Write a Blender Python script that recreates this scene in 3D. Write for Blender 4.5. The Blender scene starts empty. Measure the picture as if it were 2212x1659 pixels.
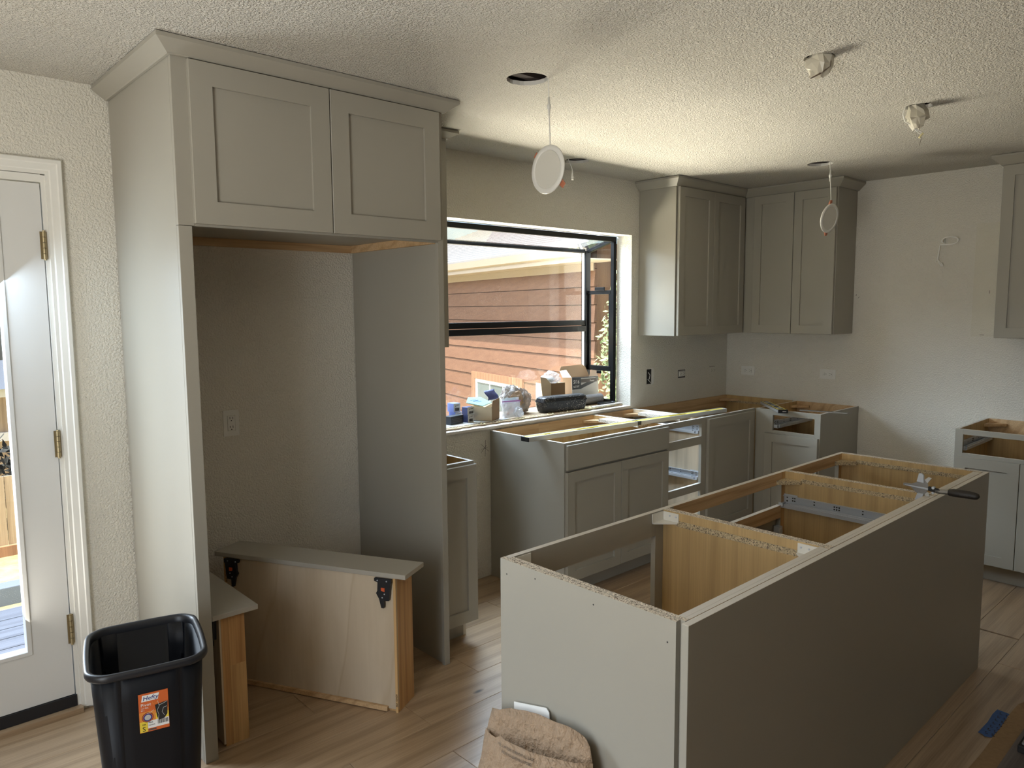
import bpy, bmesh, math, random
from mathutils import Vector, Matrix, noise

S = bpy.context.scene
COL = S.collection

# ---------------------------------------------------------------- camera, sky, lights, exposure
CAMP = Vector((-5.3647, -3.2449, 1.5857))
rx = Vector((0.73601, -0.67693, -0.00685)); uy = Vector((0.07369, 0.07005, 0.99482)); fw = Vector((0.67295, 0.7327, -0.10144))
cd = bpy.data.cameras.new('camera'); cam = bpy.data.objects.new('camera', cd); COL.objects.link(cam)
cd.sensor_fit = 'HORIZONTAL'; cd.sensor_width = 36.0; cd.lens = 36.0 * 1593.41 / 2212.0
cd.clip_start = 0.05; cd.clip_end = 200
M3 = Matrix((rx, uy, -fw)).transposed()
cam.matrix_world = Matrix.Translation(CAMP) @ M3.to_4x4()
S.camera = cam

S.view_settings.view_transform = 'Standard'
S.view_settings.look = 'None'
S.view_settings.gamma = 1.0
S.view_settings.use_curve_mapping = False
S.view_settings.exposure = 0.6

W = bpy.data.worlds.new('sky'); S.world = W; W.use_nodes = True
nt = W.node_tree
bg = nt.nodes['Background']
sk = nt.nodes.new('ShaderNodeTexSky')
sk.sky_type = 'NISHITA'; sk.sun_disc = False; sk.sun_elevation = math.radians(52); sk.sun_rotation = math.radians(250)
sk.air_density = 1.0; sk.dust_density = 2.0; sk.ozone_density = 1.0
nt.links.new(sk.outputs[0], bg.inputs[0]); bg.inputs[1].default_value = 0.13

def light(name, kind, loc, aim, energy, color, size=None, sizey=None, spread=None):
    L = bpy.data.lights.new(name, kind); L.energy = energy; L.color = color
    o = bpy.data.objects.new(name, L); COL.objects.link(o); o.location = loc
    d = Vector(aim).normalized()
    o.rotation_euler = d.to_track_quat('-Z', 'Y').to_euler()
    if kind == 'AREA':
        L.shape = 'RECTANGLE'; L.size = size; L.size_y = sizey
        if spread: L.spread = math.radians(spread)
    return o
sun = light('sun', 'SUN', (-6, -4, 9), (0.47, 0.10, -0.87), 7.5, (1.0, 0.93, 0.82)); sun.data.angle = math.radians(0.6)
# daylight at the patio opening of the west wall (far behind and left of the camera)
light('west_sky_light', 'AREA', (-6.66, -2.45, 1.12), (1, 0, -0.08), 22, (0.80, 0.90, 1.0), 1.0, 1.9)
light('west_patio_bounce', 'AREA', (-6.64, -2.45, 1.12), (0.4, 0, 2.4), 40, (1.0, 0.955, 0.86), 1.0, 1.9)
light('door_sky_light', 'AREA', (-5.24, 0.10, 1.25), (0.8, -0.8, -0.8), 9.5, (0.66, 0.83, 1.0), 0.36, 1.3)
light('door_deck_bounce', 'AREA', (-5.24, 0.11, 0.9), (0.9, -0.7, 0.8), 5.0, (1.0, 0.95, 0.84), 0.36, 1.2)
# open sky above the yard, high outside over the garden window
light('yard_sky_light', 'AREA', (-1.9, 1.9, 4.3), (0.05, -0.62, -0.78), 520, (0.66, 0.82, 1.0), 3.4, 2.0, 140)
# open sky low over the yard, seen obliquely through the garden window and the patio door
light('open_sky_light', 'AREA', (-7.5, 6.5, 4.6), (5.5, -6.3, -3.2), 480, (0.74, 0.87, 1.0), 4.0, 2.4, 150)
# sunlit yard under the garden window throwing light up through it
light('yard_bounce', 'AREA', (-2.0, 2.45, -0.15), (0.0, -0.62, 0.78), 300, (1.0, 0.915, 0.75), 2.6, 1.5, 125)
S.cycles.use_denoising = True
S.cycles.denoising_prefilter = 'NONE'
S.cycles.max_bounces = 10; S.cycles.diffuse_bounces = 6; S.cycles.glossy_bounces = 4; S.cycles.transparent_max_bounces = 16
S.cycles.sample_clamp_indirect = 6.0
S.cycles.caustics_reflective = False; S.cycles.caustics_refractive = False

# ---------------------------------------------------------------- materials
def mat(name, color, rough=0.5, metal=0.0, spec=0.5, emis=None):
    m = bpy.data.materials.new(name); m.use_nodes = True
    b = m.node_tree.nodes['Principled BSDF']
    b.inputs['Base Color'].default_value = (*color, 1); b.inputs['Roughness'].default_value = rough
    b.inputs['Metallic'].default_value = metal
    b.inputs['Specular IOR Level'].default_value = spec
    return m
def nd(m, t, **kw):
    n = m.node_tree.nodes.new(t)
    for k, v in kw.items(): setattr(n, k, v)
    return n
def lk(m, a, b): m.node_tree.links.new(a, b)
def bsdf(m): return m.node_tree.nodes['Principled BSDF']
def coords(m, scale=(1, 1, 1), rnd=False):
    tc = nd(m, 'ShaderNodeTexCoord'); mp = nd(m, 'ShaderNodeMapping'); mp.inputs['Scale'].default_value = scale
    src = tc.outputs['Object']
    if rnd:
        oi = nd(m, 'ShaderNodeObjectInfo'); mul = nd(m, 'ShaderNodeMath', operation='MULTIPLY'); mul.inputs[1].default_value = 37.0
        lk(m, oi.outputs['Random'], mul.inputs[0])
        ad = nd(m, 'ShaderNodeVectorMath', operation='ADD'); lk(m, src, ad.inputs[0]); lk(m, mul.outputs[0], ad.inputs[1]); src = ad.outputs[0]
    lk(m, src, mp.inputs[0]); return mp.outputs[0]
def noise_n(m, vec, scale, detail=3, rough=0.5):
    n = nd(m, 'ShaderNodeTexNoise'); n.inputs['Scale'].default_value = scale; n.inputs['Detail'].default_value = detail
    n.inputs['Roughness'].default_value = rough; lk(m, vec, n.inputs['Vector']); return n.outputs['Fac']
def ramp(m, fac, stops):
    r = nd(m, 'ShaderNodeValToRGB'); els = r.color_ramp.elements
    while len(els) < len(stops): els.new(0.5)
    for e, (p, c) in zip(els, stops): e.position = p; e.color = (*c, 1)
    lk(m, fac, r.inputs[0]); return r.outputs[0]
def mixc(m, fac, a, b, mode='MIX'):
    n = nd(m, 'ShaderNodeMix', data_type='RGBA', blend_type=mode)
    if isinstance(fac, float): n.inputs[0].default_value = fac
    else: lk(m, fac, n.inputs[0])
    for v, i in ((a, 6), (b, 7)):
        if isinstance(v, tuple): n.inputs[i].default_value = (*v, 1)
        else: lk(m, v, n.inputs[i])
    return n.outputs[2]
def bump(m, h, strength, dist):
    b = nd(m, 'ShaderNodeBump'); b.inputs['Strength'].default_value = strength; b.inputs['Distance'].default_value = dist
    lk(m, h, b.inputs['Height']); lk(m, b.outputs[0], bsdf(m).inputs['Normal'])

def plaster(name, color, scale, dist, strength=1.0, rough=0.85):
    m = mat(name, color, rough, spec=0.25); v = coords(m)
    n1 = noise_n(m, v, scale, 2, 0.55)
    r = ramp(m, n1, [(0.36, (0, 0, 0)), (0.64, (1, 1, 1))])
    bump(m, r, strength, dist)
    n2 = noise_n(m, v, 1.3, 2); c = ramp(m, n2, [(0.3, tuple(x * 0.965 for x in color)), (0.7, color)])
    lk(m, c, bsdf(m).inputs['Base Color']); return m
M_WALL = plaster('wall_paint', (0.76, 0.73, 0.655), 115, 0.0024)
M_CEIL = plaster('ceiling_texture', (0.77, 0.735, 0.665), 150, 0.0075, 1.0)
M_PATCH = plaster('wall_patch', (0.725, 0.69, 0.595), 140, 0.0012)

def wood(name, c1, c2, along='x', grain=1.0, rough=0.5, knots=False, rnd=True, contrast=(0.3, 0.7), gloss=0.4, cross=9, fine=0.25, ringw=0.45):
    m = mat(name, c1, rough, spec=gloss)
    sc = {'x': (0.9, cross, cross), 'y': (cross, 0.9, cross), 'z': (cross, cross, 0.9)}[along]
    v = coords(m, sc, rnd)
    n1 = noise_n(m, v, 2.0 * grain, 5, 0.6)
    wv = nd(m, 'ShaderNodeTexWave', wave_type='RINGS', rings_direction='SPHERICAL'); lk(m, v, wv.inputs['Vector'])
    wv.inputs['Scale'].default_value = 0.55 * grain; wv.inputs['Distortion'].default_value = 9; wv.inputs['Detail'].default_value = 3; wv.inputs['Detail Scale'].default_value = 0.8
    col = ramp(m, n1, [(contrast[0], c2), (contrast[1], c1)])
    lines = ramp(m, wv.outputs['Fac'], [(0.0, tuple(x * 0.72 for x in c2)), (0.5, c1)])
    col = mixc(m, ringw, col, lines)
    fine_v = coords(m, tuple(s * 9 if s > 1 else s * 2 for s in sc), rnd)
    nf = noise_n(m, fine_v, 2.2, 2)
    col = mixc(m, fine, col, ramp(m, nf, [(0.35, tuple(x * 0.7 for x in c2)), (0.65, tuple(min(1, x * 1.1) for x in c1))]))
    if knots:
        kv = coords(m, {'x': (1.0, 2.6, 2.6)}.get(along, (2.6, 2.6, 1.0)), rnd)
        vo = nd(m, 'ShaderNodeTexVoronoi'); vo.inputs['Scale'].default_value = 1.35; lk(m, kv, vo.inputs['Vector'])
        k = ramp(m, vo.outputs['Distance'], [(0.022, (1, 1, 1)), (0.05, (0, 0, 0))])
        col = mixc(m, k, col, (0.025, 0.015, 0.01))
    lk(m, col, bsdf(m).inputs['Base Color'])
    bump(m, nf, 0.15, 0.001)
    return m
M_OAK = wood('oak_floor', (0.44, 0.315, 0.20), (0.30, 0.20, 0.118), 'x', 1.0, 0.33, knots=True, gloss=0.5)
bsdf(M_OAK).inputs['Coat Weight'].default_value = 0.25; bsdf(M_OAK).inputs['Coat Roughness'].default_value = 0.28
M_MAPLE = wood('maple_ply', (0.56, 0.39, 0.185), (0.52, 0.355, 0.16), 'z', 1.0, 0.45, contrast=(0.2, 0.8))
M_MAPLE_SKYLIT = wood('skylit_maple_ply', (0.66, 0.56, 0.42), (0.60, 0.50, 0.36), 'z', 1.0, 0.45, contrast=(0.2, 0.8), fine=0.12)  # lighter copy of the maple, skylight from the window put into its colour
M_PINE = wood('pine', (0.66, 0.46, 0.26), (0.50, 0.30, 0.14), 'x', 1.3, 0.55)
M_PINEZ = wood('pine_upright', (0.62, 0.37, 0.16), (0.44, 0.22, 0.08), 'z', 1.2, 0.55)
M_PINEZ2 = wood('pine_pale', (0.66, 0.43, 0.20), (0.52, 0.30, 0.12), 'z', 1.2, 0.55)
M_PLY = wood('birch_ply', (0.60, 0.51, 0.39), (0.50, 0.40, 0.28), 'z', 1.0, 0.5, contrast=(0.3, 0.62), cross=2.6, fine=0.08, ringw=0.35)
M_CEDAR = wood('cedar_siding', (0.25, 0.135, 0.085), (0.19, 0.095, 0.058), 'y', 1.0, 0.7, ringw=0.15)
M_CEDARTRIM = wood('cedar_trim', (0.38, 0.22, 0.13), (0.28, 0.15, 0.09), 'z', 0.8, 0.7)
M_FENCE = wood('fence_wood', (0.48, 0.38, 0.27), (0.36, 0.27, 0.18), 'z', 0.8, 0.8)
M_DECK = wood('deck_wood', (0.10, 0.115, 0.15), (0.06, 0.07, 0.095), 'x', 0.8, 0.8)

def ply_figure(m):
    v = coords(m, (2.6, 2.6, 0.30), True); w_ = nd(m, 'ShaderNodeTexWave', wave_type='BANDS', bands_direction='DIAGONAL'); lk(m, v, w_.inputs['Vector'])
    w_.inputs['Scale'].default_value = 1.1; w_.inputs['Distortion'].default_value = 7; w_.inputs['Detail'].default_value = 2.5; w_.inputs['Detail Scale'].default_value = 0.9
    f = ramp(m, w_.outputs['Fac'], [(0.0, (0, 0, 0)), (0.42, (0, 0, 0)), (0.52, (0.34, 0.34, 0.34)), (0.60, (0.12, 0.12, 0.12)), (1.0, (0.12, 0.12, 0.12))])
    b = bsdf(m).inputs['Base Color']; old = b.links[0].from_socket; lk(m, mixc(m, f, old, (0.36, 0.25, 0.13)), b)
ply_figure(M_PLY)
def paint(name, color, rough=0.42):
    m = mat(name, color, rough, spec=0.4); v = coords(m)
    n = noise_n(m, v, 2.0, 2); c = ramp(m, n, [(0.3, tuple(x * 0.96 for x in color)), (0.7, color)])
    lk(m, c, bsdf(m).inputs['Base Color']); return m
M_CAB = paint('greige_cabinet_paint', (0.345, 0.325, 0.277), 0.4)
M_SLAB = paint('drawer_front_paint', (0.41, 0.385, 0.335), 0.38)
M_EDGE = paint('primed_edge', (0.72, 0.68, 0.62), 0.55)
M_WHITE = paint('white_trim_paint', (0.80, 0.79, 0.75), 0.4)
M_DOOR = paint('white_door_paint', (0.72, 0.72, 0.71), 0.42)
def chip(name, base=(0.64, 0.57, 0.47)):
    m = mat(name, base, 0.8); v = coords(m)
    vo = nd(m, 'ShaderNodeTexVoronoi'); vo.inputs['Scale'].default_value = 330; lk(m, v, vo.inputs['Vector'])
    sp = nd(m, 'ShaderNodeSeparateColor'); lk(m, vo.outputs['Color'], sp.inputs[0])
    c = ramp(m, sp.outputs[0], [(0.10, (0.16, 0.12, 0.085)), (0.24, tuple(x * 0.8 for x in base)), (0.9, tuple(min(1, x * 1.35) for x in base))])
    lk(m, c, bsdf(m).inputs['Base Color']); bump(m, sp.outputs[1], 0.4, 0.001); return m
M_CHIP = chip('particleboard')
M_CHIPD = chip('particleboard_raw', (0.45, 0.36, 0.22))
M_CANB = mat('black_can_plastic', (0.006, 0.007, 0.010), 0.5, spec=0.28)
M_BLACK = mat('black_plastic', (0.012, 0.013, 0.017), 0.38)
M_BLACKM = mat('black_matte', (0.015, 0.014, 0.013), 0.7)
M_BRONZE = mat('black_window_metal', (0.003, 0.003, 0.0035), 0.45, spec=0.15)
M_WPLAS = mat('white_plastic', (0.78, 0.77, 0.73), 0.4)
M_WIRE = mat('white_wire', (0.90, 0.89, 0.86), 0.35)
M_LENS = mat('diffuser_plastic', (0.68, 0.66, 0.60), 0.35)
M_CLIPW = mat('translucent_bracket', (0.74, 0.72, 0.66), 0.35)
M_COPPER = mat('copper_clip', (0.45, 0.16, 0.09), 0.4)
M_STEEL = mat('zinc_steel', (0.60, 0.64, 0.70), 0.35, 0.45)
M_DSTEEL = mat('dark_steel', (0.30, 0.29, 0.28), 0.4, 0.85)
M_BRASS = mat('aged_brass', (0.42, 0.34, 0.20), 0.35, 0.85)
M_YELLOW = mat('yellow_paint', (0.83, 0.66, 0.10), 0.4)
M_ALU = mat('brushed_aluminium', (0.52, 0.52, 0.50), 0.45, 0.5)
M_RUBBER = mat('grip_rubber', (0.018, 0.014, 0.011), 0.55)
M_INK = mat('ink', (0.03, 0.025, 0.02), 0.8)
M_INKW = mat('white_ink', (0.8, 0.8, 0.78), 0.7)
M_INKB = mat('navy_ink', (0.03, 0.04, 0.2), 0.6)
M_INKG = mat('grey_ink', (0.10, 0.085, 0.075), 0.7)
M_ORANGE = mat('orange_print', (0.62, 0.13, 0.03), 0.45)
M_ORANGEL = mat('light_orange_print', (0.72, 0.26, 0.05), 0.45)
M_YPRINT = mat('yellow_print', (0.80, 0.62, 0.06), 0.45)
M_RED = mat('red_plastic', (0.6, 0.10, 0.03), 0.5)
M_BLUEC = mat('blue_carton', (0.16, 0.24, 0.62), 0.5)
M_NAVYC = mat('navy_carton', (0.05, 0.06, 0.16), 0.5)
M_WHC = mat('white_carton', (0.66, 0.64, 0.60), 0.7)
M_GREYC = mat('grey_carton', (0.50, 0.49, 0.47), 0.7)
M_CARD = mat('brown_cardboard', (0.26, 0.165, 0.09), 0.85)
M_CARDL = mat('pale_cardboard', (0.60, 0.49, 0.35), 0.85)
M_PAPERT = mat('teal_paper', (0.28, 0.56, 0.60), 0.7)
M_PAPERY = mat('cream_paper', (0.75, 0.68, 0.40), 0.7)
M_SHEET = mat('white_paper', (0.82, 0.82, 0.80), 0.6)
M_PURPLE = mat('purple_seal', (0.50, 0.22, 0.62), 0.5)
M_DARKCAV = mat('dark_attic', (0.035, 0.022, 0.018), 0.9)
M_SHINGLE = mat('pale_shingle', (0.40, 0.40, 0.41), 0.9)
M_GUTTER = mat('taupe_fascia', (0.52, 0.44, 0.37), 0.6)
M_VINYL = mat('white_vinyl', (0.80, 0.82, 0.82), 0.5)
M_SLATE = mat('blue_grey_paint', (0.13, 0.16, 0.21), 0.7)
M_ROOFB = mat('dark_roofing', (0.06, 0.06, 0.07), 0.9)
M_BARK = mat('bark', (0.12, 0.085, 0.06), 0.9)

def kraft(name, c, dist=0.004, scale=9):
    m = mat(name, c, 0.75, spec=0.25); v = coords(m)
    n = noise_n(m, v, scale, 4, 0.6); n2 = noise_n(m, v, 60, 3)
    lk(m, ramp(m, n2, [(0.3, tuple(x * 0.85 for x in c)), (0.7, c)]), bsdf(m).inputs['Base Color'])
    bump(m, n, 0.8, dist); return m
M_KRAFT = kraft('kraft_paper', (0.345, 0.24, 0.155), 0.035, 20)
M_KRAFTF = kraft('floor_paper', (0.34, 0.22, 0.115), 0.006, 9)
M_TAPE = kraft('blue_tape', (0.075, 0.14, 0.33), 0.001, 20)
def speckle(name, base, spot, scale, thr, rough=0.45):
    m = mat(name, base, rough); v = coords(m)
    vo = nd(m, 'ShaderNodeTexVoronoi'); vo.inputs['Scale'].default_value = scale; lk(m, v, vo.inputs['Vector'])
    f = ramp(m, vo.outputs['Distance'], [(thr, (1, 1, 1)), (thr + 0.06, (0, 0, 0))])
    n = noise_n(m, v, scale * 0.08, 2); g = nd(m, 'ShaderNodeMath', operation='MULTIPLY'); lk(m, f, g.inputs[0])
    lk(m, ramp(m, n, [(0.4, (0, 0, 0)), (0.6, (1, 1, 1))]), g.inputs[1])
    lk(m, mixc(m, g.outputs[0], base, spot), bsdf(m).inputs['Base Color']); return m
M_CASE = speckle('sawdust_black_case', (0.012, 0.012, 0.014), (0.6, 0.55, 0.45), 130, 0.22)
M_GRAN = speckle('grey_grit', (0.20, 0.20, 0.195), (0.5, 0.5, 0.48), 200, 0.25, 0.8)
M_DUSTY = speckle('dusty_grey', (0.26, 0.25, 0.25), (0.6, 0.58, 0.52), 120, 0.2, 0.7)
M_DPLANK = wood('dark_plank', (0.17, 0.14, 0.125), (0.10, 0.085, 0.078), 'x', 1.0, 0.6)
M_SILL = kraft('sill_board', (0.60, 0.60, 0.60), 0.003, 20)
M_SILLB = kraft('sill_ply', (0.42, 0.31, 0.20), 0.004, 20)
def grass(name, a, b):
    m = mat(name, a, 0.95); v = coords(m); n = noise_n(m, v, 6, 6, 0.7)
    lk(m, ramp(m, n, [(0.35, b), (0.6, a)]), bsdf(m).inputs['Base Color']); return m
M_GROUND = grass('dry_grass_ground', (0.46, 0.39, 0.20), (0.30, 0.25, 0.12))
M_LEAF = grass('shrub_leaf', (0.26, 0.30, 0.15), (0.14, 0.18, 0.07))
M_HEDGE = grass('dark_hedge_leaf', (0.04, 0.045, 0.04), (0.015, 0.015, 0.015))

def glass(name, tint=(1, 1, 1), dirt=0.0, haze=0.0):
    m = bpy.data.materials.new(name); m.use_nodes = True; t = m.node_tree; t.nodes.clear()
    out = t.nodes.new('ShaderNodeOutputMaterial'); tr = t.nodes.new('ShaderNodeBsdfTransparent'); tr.inputs[0].default_value = (*tint, 1)
    gl = t.nodes.new('ShaderNodeBsdfGlossy'); gl.inputs['Roughness'].default_value = 0.02
    lw = t.nodes.new('ShaderNodeLayerWeight'); lw.inputs[0].default_value = 0.5
    pw = t.nodes.new('ShaderNodeMath'); pw.operation = 'POWER'; pw.inputs[1].default_value = 5.0; t.links.new(lw.outputs['Facing'], pw.inputs[0])
    fr = t.nodes.new('ShaderNodeMath'); fr.operation = 'MULTIPLY_ADD'; fr.inputs[1].default_value = 0.9; fr.inputs[2].default_value = 0.035; t.links.new(pw.outputs[0], fr.inputs[0])
    mx = t.nodes.new('ShaderNodeMixShader'); t.links.new(fr.outputs[0], mx.inputs[0]); t.links.new(tr.outputs[0], mx.inputs[1]); t.links.new(gl.outputs[0], mx.inputs[2])
    last = mx
    if dirt:
        tl = t.nodes.new('ShaderNodeBsdfTranslucent'); tl.inputs[0].default_value = (0.85, 0.85, 0.85, 1)
        tc = t.nodes.new('ShaderNodeTexCoord')
        vo = t.nodes.new('ShaderNodeTexVoronoi'); vo.inputs['Scale'].default_value = 85; t.links.new(tc.outputs['Object'], vo.inputs['Vector'])
        r = t.nodes.new('ShaderNodeValToRGB'); r.color_ramp.elements[0].position = 0.08; r.color_ramp.elements[0].color = (1, 1, 1, 1)
        r.color_ramp.elements[1].position = 0.13; r.color_ramp.elements[1].color = (0, 0, 0, 1); t.links.new(vo.outputs['Distance'], r.inputs[0])
        ns = t.nodes.new('ShaderNodeTexNoise'); ns.inputs['Scale'].default_value = 5; t.links.new(tc.outputs['Object'], ns.inputs['Vector'])
        r2 = t.nodes.new('ShaderNodeValToRGB'); r2.color_ramp.elements[0].position = 0.42; r2.color_ramp.elements[1].position = 0.7; t.links.new(ns.outputs['Fac'], r2.inputs[0])
        mu = t.nodes.new('ShaderNodeMath'); mu.operation = 'MULTIPLY'; t.links.new(r.outputs[0], mu.inputs[0]); t.links.new(r2.outputs[0], mu.inputs[1])
        ma = t.nodes.new('ShaderNodeMath'); ma.operation = 'MULTIPLY_ADD'; ma.inputs[1].default_value = dirt; ma.inputs[2].default_value = haze; t.links.new(mu.outputs[0], ma.inputs[0])
        mx2 = t.nodes.new('ShaderNodeMixShader'); t.links.new(ma.outputs[0], mx2.inputs[0]); t.links.new(mx.outputs[0], mx2.inputs[1]); t.links.new(tl.outputs[0], mx2.inputs[2]); last = mx2
    t.links.new(last.outputs[0], out.inputs[0]); return m
M_GLASS = glass('clear_glass')
M_DIRTY = glass('dusty_glass', (0.96, 0.97, 0.97), 0.10, 0.002)
def film(name, color, alpha, rough=0.25):
    m = mat(name, color, rough); bsdf(m).inputs['Alpha'].default_value = alpha; return m
M_FILM = film('clear_plastic_film', (0.80, 0.82, 0.86), 0.45)
M_BAGF = film('grey_plastic_bag', (0.33, 0.30, 0.285), 0.72)
M_POLY = film('hanging_poly', (0.62, 0.58, 0.48), 0.9, 0.4)
M_NEIGHPANE = mat('neighbor_glass', (0.13, 0.17, 0.18), 0.2)

# ---------------------------------------------------------------- builders
ROOT = {}
def thing(name, label, cat, loc=(0, 0, 0), group=None, kind=None):
    o = bpy.data.objects.new(name, None); COL.objects.link(o); o.location = loc; o.empty_display_size = 0.05
    if label: o['label'] = label
    if cat: o['category'] = cat
    if group: o['group'] = group
    if kind: o['kind'] = kind
    ROOT[o.name] = Vector(loc); return o
def tag(o, label, cat, group=None):
    o['label'] = label; o['category'] = cat
    if group: o['group'] = group
    return o
class Fr:
    def __init__(s, o, u, v, n): s.o = Vector(o); s.u = Vector(u).normalized(); s.v = Vector(v).normalized(); s.n = Vector(n).normalized()
    def p(s, a, b, c): return s.o + s.u * a + s.v * b + s.n * c
    def at(s, a, b, c): return Fr(s.p(a, b, c), s.u, s.v, s.n)
WORLD = Fr((0, 0, 0), (1, 0, 0), (0, 1, 0), (0, 0, 1))
def FA(x, y=0.0, z=0.0): return Fr((x, y, z), (1, 0, 0), (0, 0, 1), (0, -1, 0))      # faces the room from the window wall
def FB(y, x=0.0, z=0.0): return Fr((x, y, z), (0, -1, 0), (0, 0, 1), (-1, 0, 0))     # faces the room from the right wall
TINY = {'screw_hole', 'screw', 'slots', 'barcode', 'print', 'nail_hole', 'crease', 'pencil_mark', 'nick', 'small_parts'}
class MB:
    def __init__(s): s.v = []; s.f = []; s.m = []
    def add(s, pts, faces, mi=0):
        b = len(s.v); s.v += [Vector(p) for p in pts]
        for i, f in enumerate(faces):
            s.f.append([b + k for k in f]); s.m.append(mi[i] if isinstance(mi, (list, tuple)) else mi)
        return s
    def box(s, F, u0, u1, v0, v1, n0, n1, mi=0, fm=None):
        P = [F.p(a, b, c) for c in (n0, n1) for b in (v0, v1) for a in (u0, u1)]
        fs = [(0, 4, 6, 2), (1, 3, 7, 5), (0, 1, 5, 4), (2, 6, 7, 3), (0, 2, 3, 1), (4, 5, 7, 6)]
        ms = [mi] * 6
        if fm:
            for k, q in fm.items(): ms[k] = q
        return s.add(P, fs, ms)
    def w(s, x0, x1, y0, y1, z0, z1, mi=0, fm=None): return s.box(WORLD, x0, x1, y0, y1, z0, z1, mi, fm)
    def prism(s, F, poly, n0, n1, mi=0, mcap=None):
        k = len(poly); P = [F.p(a, b, n0) for a, b in poly] + [F.p(a, b, n1) for a, b in poly]
        fs = [list(range(k))[::-1], [k + i for i in range(k)]] + [[i, (i + 1) % k, k + (i + 1) % k, k + i] for i in range(k)]
        mc = mi if mcap is None else mcap
        return s.add(P, fs, [mc, mc] + [mi] * k)
    def tube(s, pts, r, seg=8, mi=0, closed=False):
        pts = [Vector(p) for p in pts]; rings = []; prev = None; k = len(pts)
        for i, p in enumerate(pts):
            a = pts[i - 1] if (i or closed) else p; b = pts[(i + 1) % k] if (i < k - 1 or closed) else p
            t = (b - a).normalized()
            if prev is None: x = t.orthogonal().normalized()
            else:
                x = prev - t * prev.dot(t)
                x = x.normalized() if x.length > 1e-6 else t.orthogonal().normalized()
            prev = x; y = t.cross(x); rr = r[i] if isinstance(r, (list, tuple)) else r
            rings.append([p + (x * math.cos(2 * math.pi * j / seg) + y * math.sin(2 * math.pi * j / seg)) * rr for j in range(seg)])
        return s.loft(rings, mi, closed, True)
    def loft(s, rings, mi=0, closed=False, cap=True):
        k = len(rings); seg = len(rings[0]); P = [p for r in rings for p in r]; fs = []
        for i in range(k if closed else k - 1):
            for j in range(seg):
                a, b = i * seg, ((i + 1) % k) * seg
                fs.append((a + j, a + (j + 1) % seg, b + (j + 1) % seg, b + j))
        if cap and not closed: fs += [tuple(range(seg))[::-1], tuple((k - 1) * seg + j for j in range(seg))]
        return s.add(P, fs, mi)
    def cyl(s, a, b, r, seg=16, mi=0): return s.tube([a, b], r, seg, mi)
    def build(s, name, mats, parent=None, bevel=0, smooth=False, label=None, flip=False):
        me = bpy.data.meshes.new(name); off = ROOT.get(parent.name, Vector()) if parent else Vector()
        me.from_pydata([p - off for p in s.v], [], s.f)
        for m in (mats if isinstance(mats, (list, tuple)) else [mats]): me.materials.append(m)
        me.polygons.foreach_set('material_index', s.m)
        bm = bmesh.new(); bm.from_mesh(me); bmesh.ops.recalc_face_normals(bm, faces=bm.faces); bm.to_mesh(me); bm.free()
        if smooth: me.polygons.foreach_set('use_smooth', [True] * len(me.polygons))
        o = bpy.data.objects.new(name, me); COL.objects.link(o)
        if parent: o.parent = parent; ROOT[o.name] = off
        if bevel:
            b = o.modifiers.new('edge', 'BEVEL'); b.width = bevel; b.segments = 2; b.limit_method = 'ANGLE'; b.angle_limit = math.radians(40)
        if label: o['label'] = label
        if name in TINY: o['kind'] = 'stuff'
        return o
def fbox(name, m, parent, F, u0, u1, v0, v1, n0, n1, bevel=0, fm=None, label=None):
    return MB().box(F, u0, u1, v0, v1, n0, n1, 0, fm).build(name, m, parent, bevel, label=label)
def structure(o): o['kind'] = 'structure'; return o
def lettering(text, F, size, m, parent, name='lettering', shear=0.0, depth=0.0003, spacing=1.0, sx=1.0):
    c = bpy.data.curves.new('txt', 'FONT'); c.body = text; c.size = size; c.shear = shear; c.extrude = depth; c.space_character = spacing; c.resolution_u = 2
    o = bpy.data.objects.new('txt', c); COL.objects.link(o)
    bpy.context.view_layer.update()
    me = bpy.data.meshes.new_from_object(o.evaluated_get(bpy.context.evaluated_depsgraph_get()))
    bpy.data.objects.remove(o); bpy.data.curves.remove(c)
    off = ROOT.get(parent.name, Vector())
    for v in me.vertices: v.co = F.p(v.co.x * sx, v.co.y, v.co.z + depth) - off
    me.name = name; me.materials.clear(); me.materials.append(m)
    o = bpy.data.objects.new(name, me); COL.objects.link(o); o.parent = parent; ROOT[o.name] = off; return o
def blob(name, m, parent, c, r, seed, amp=0.25, freq=2.0, sub=3, smooth=False, squash=None, sharp=0.0):
    bm = bmesh.new(); bmesh.ops.create_icosphere(bm, subdivisions=sub, radius=1.0)
    off = ROOT.get(parent.name, Vector()) if parent else Vector(); sd = Vector((seed * 3.1, seed * 1.7, seed * 5.3))
    for v in bm.verts:
        d = v.co.normalized(); k = 1 + amp * noise.noise(d * freq + sd) + sharp * abs(noise.noise(d * freq * 2.7 + sd))
        p = Vector((d.x * r[0], d.y * r[1], d.z * r[2])) * k
        if squash is not None: p.z = max(p.z, squash)
        v.co = Vector(c) + p - off
    me = bpy.data.meshes.new(name); bm.to_mesh(me); bm.free(); me.materials.append(m)
    if smooth: me.polygons.foreach_set('use_smooth', [True] * len(me.polygons))
    o = bpy.data.objects.new(name, me); COL.objects.link(o)
    if parent: o.parent = parent; ROOT[o.name] = off
    return o

# ================================================================ ROOM
H = 2.45; XW = -6.6; YS = -8.0; T = 0.13
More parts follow.
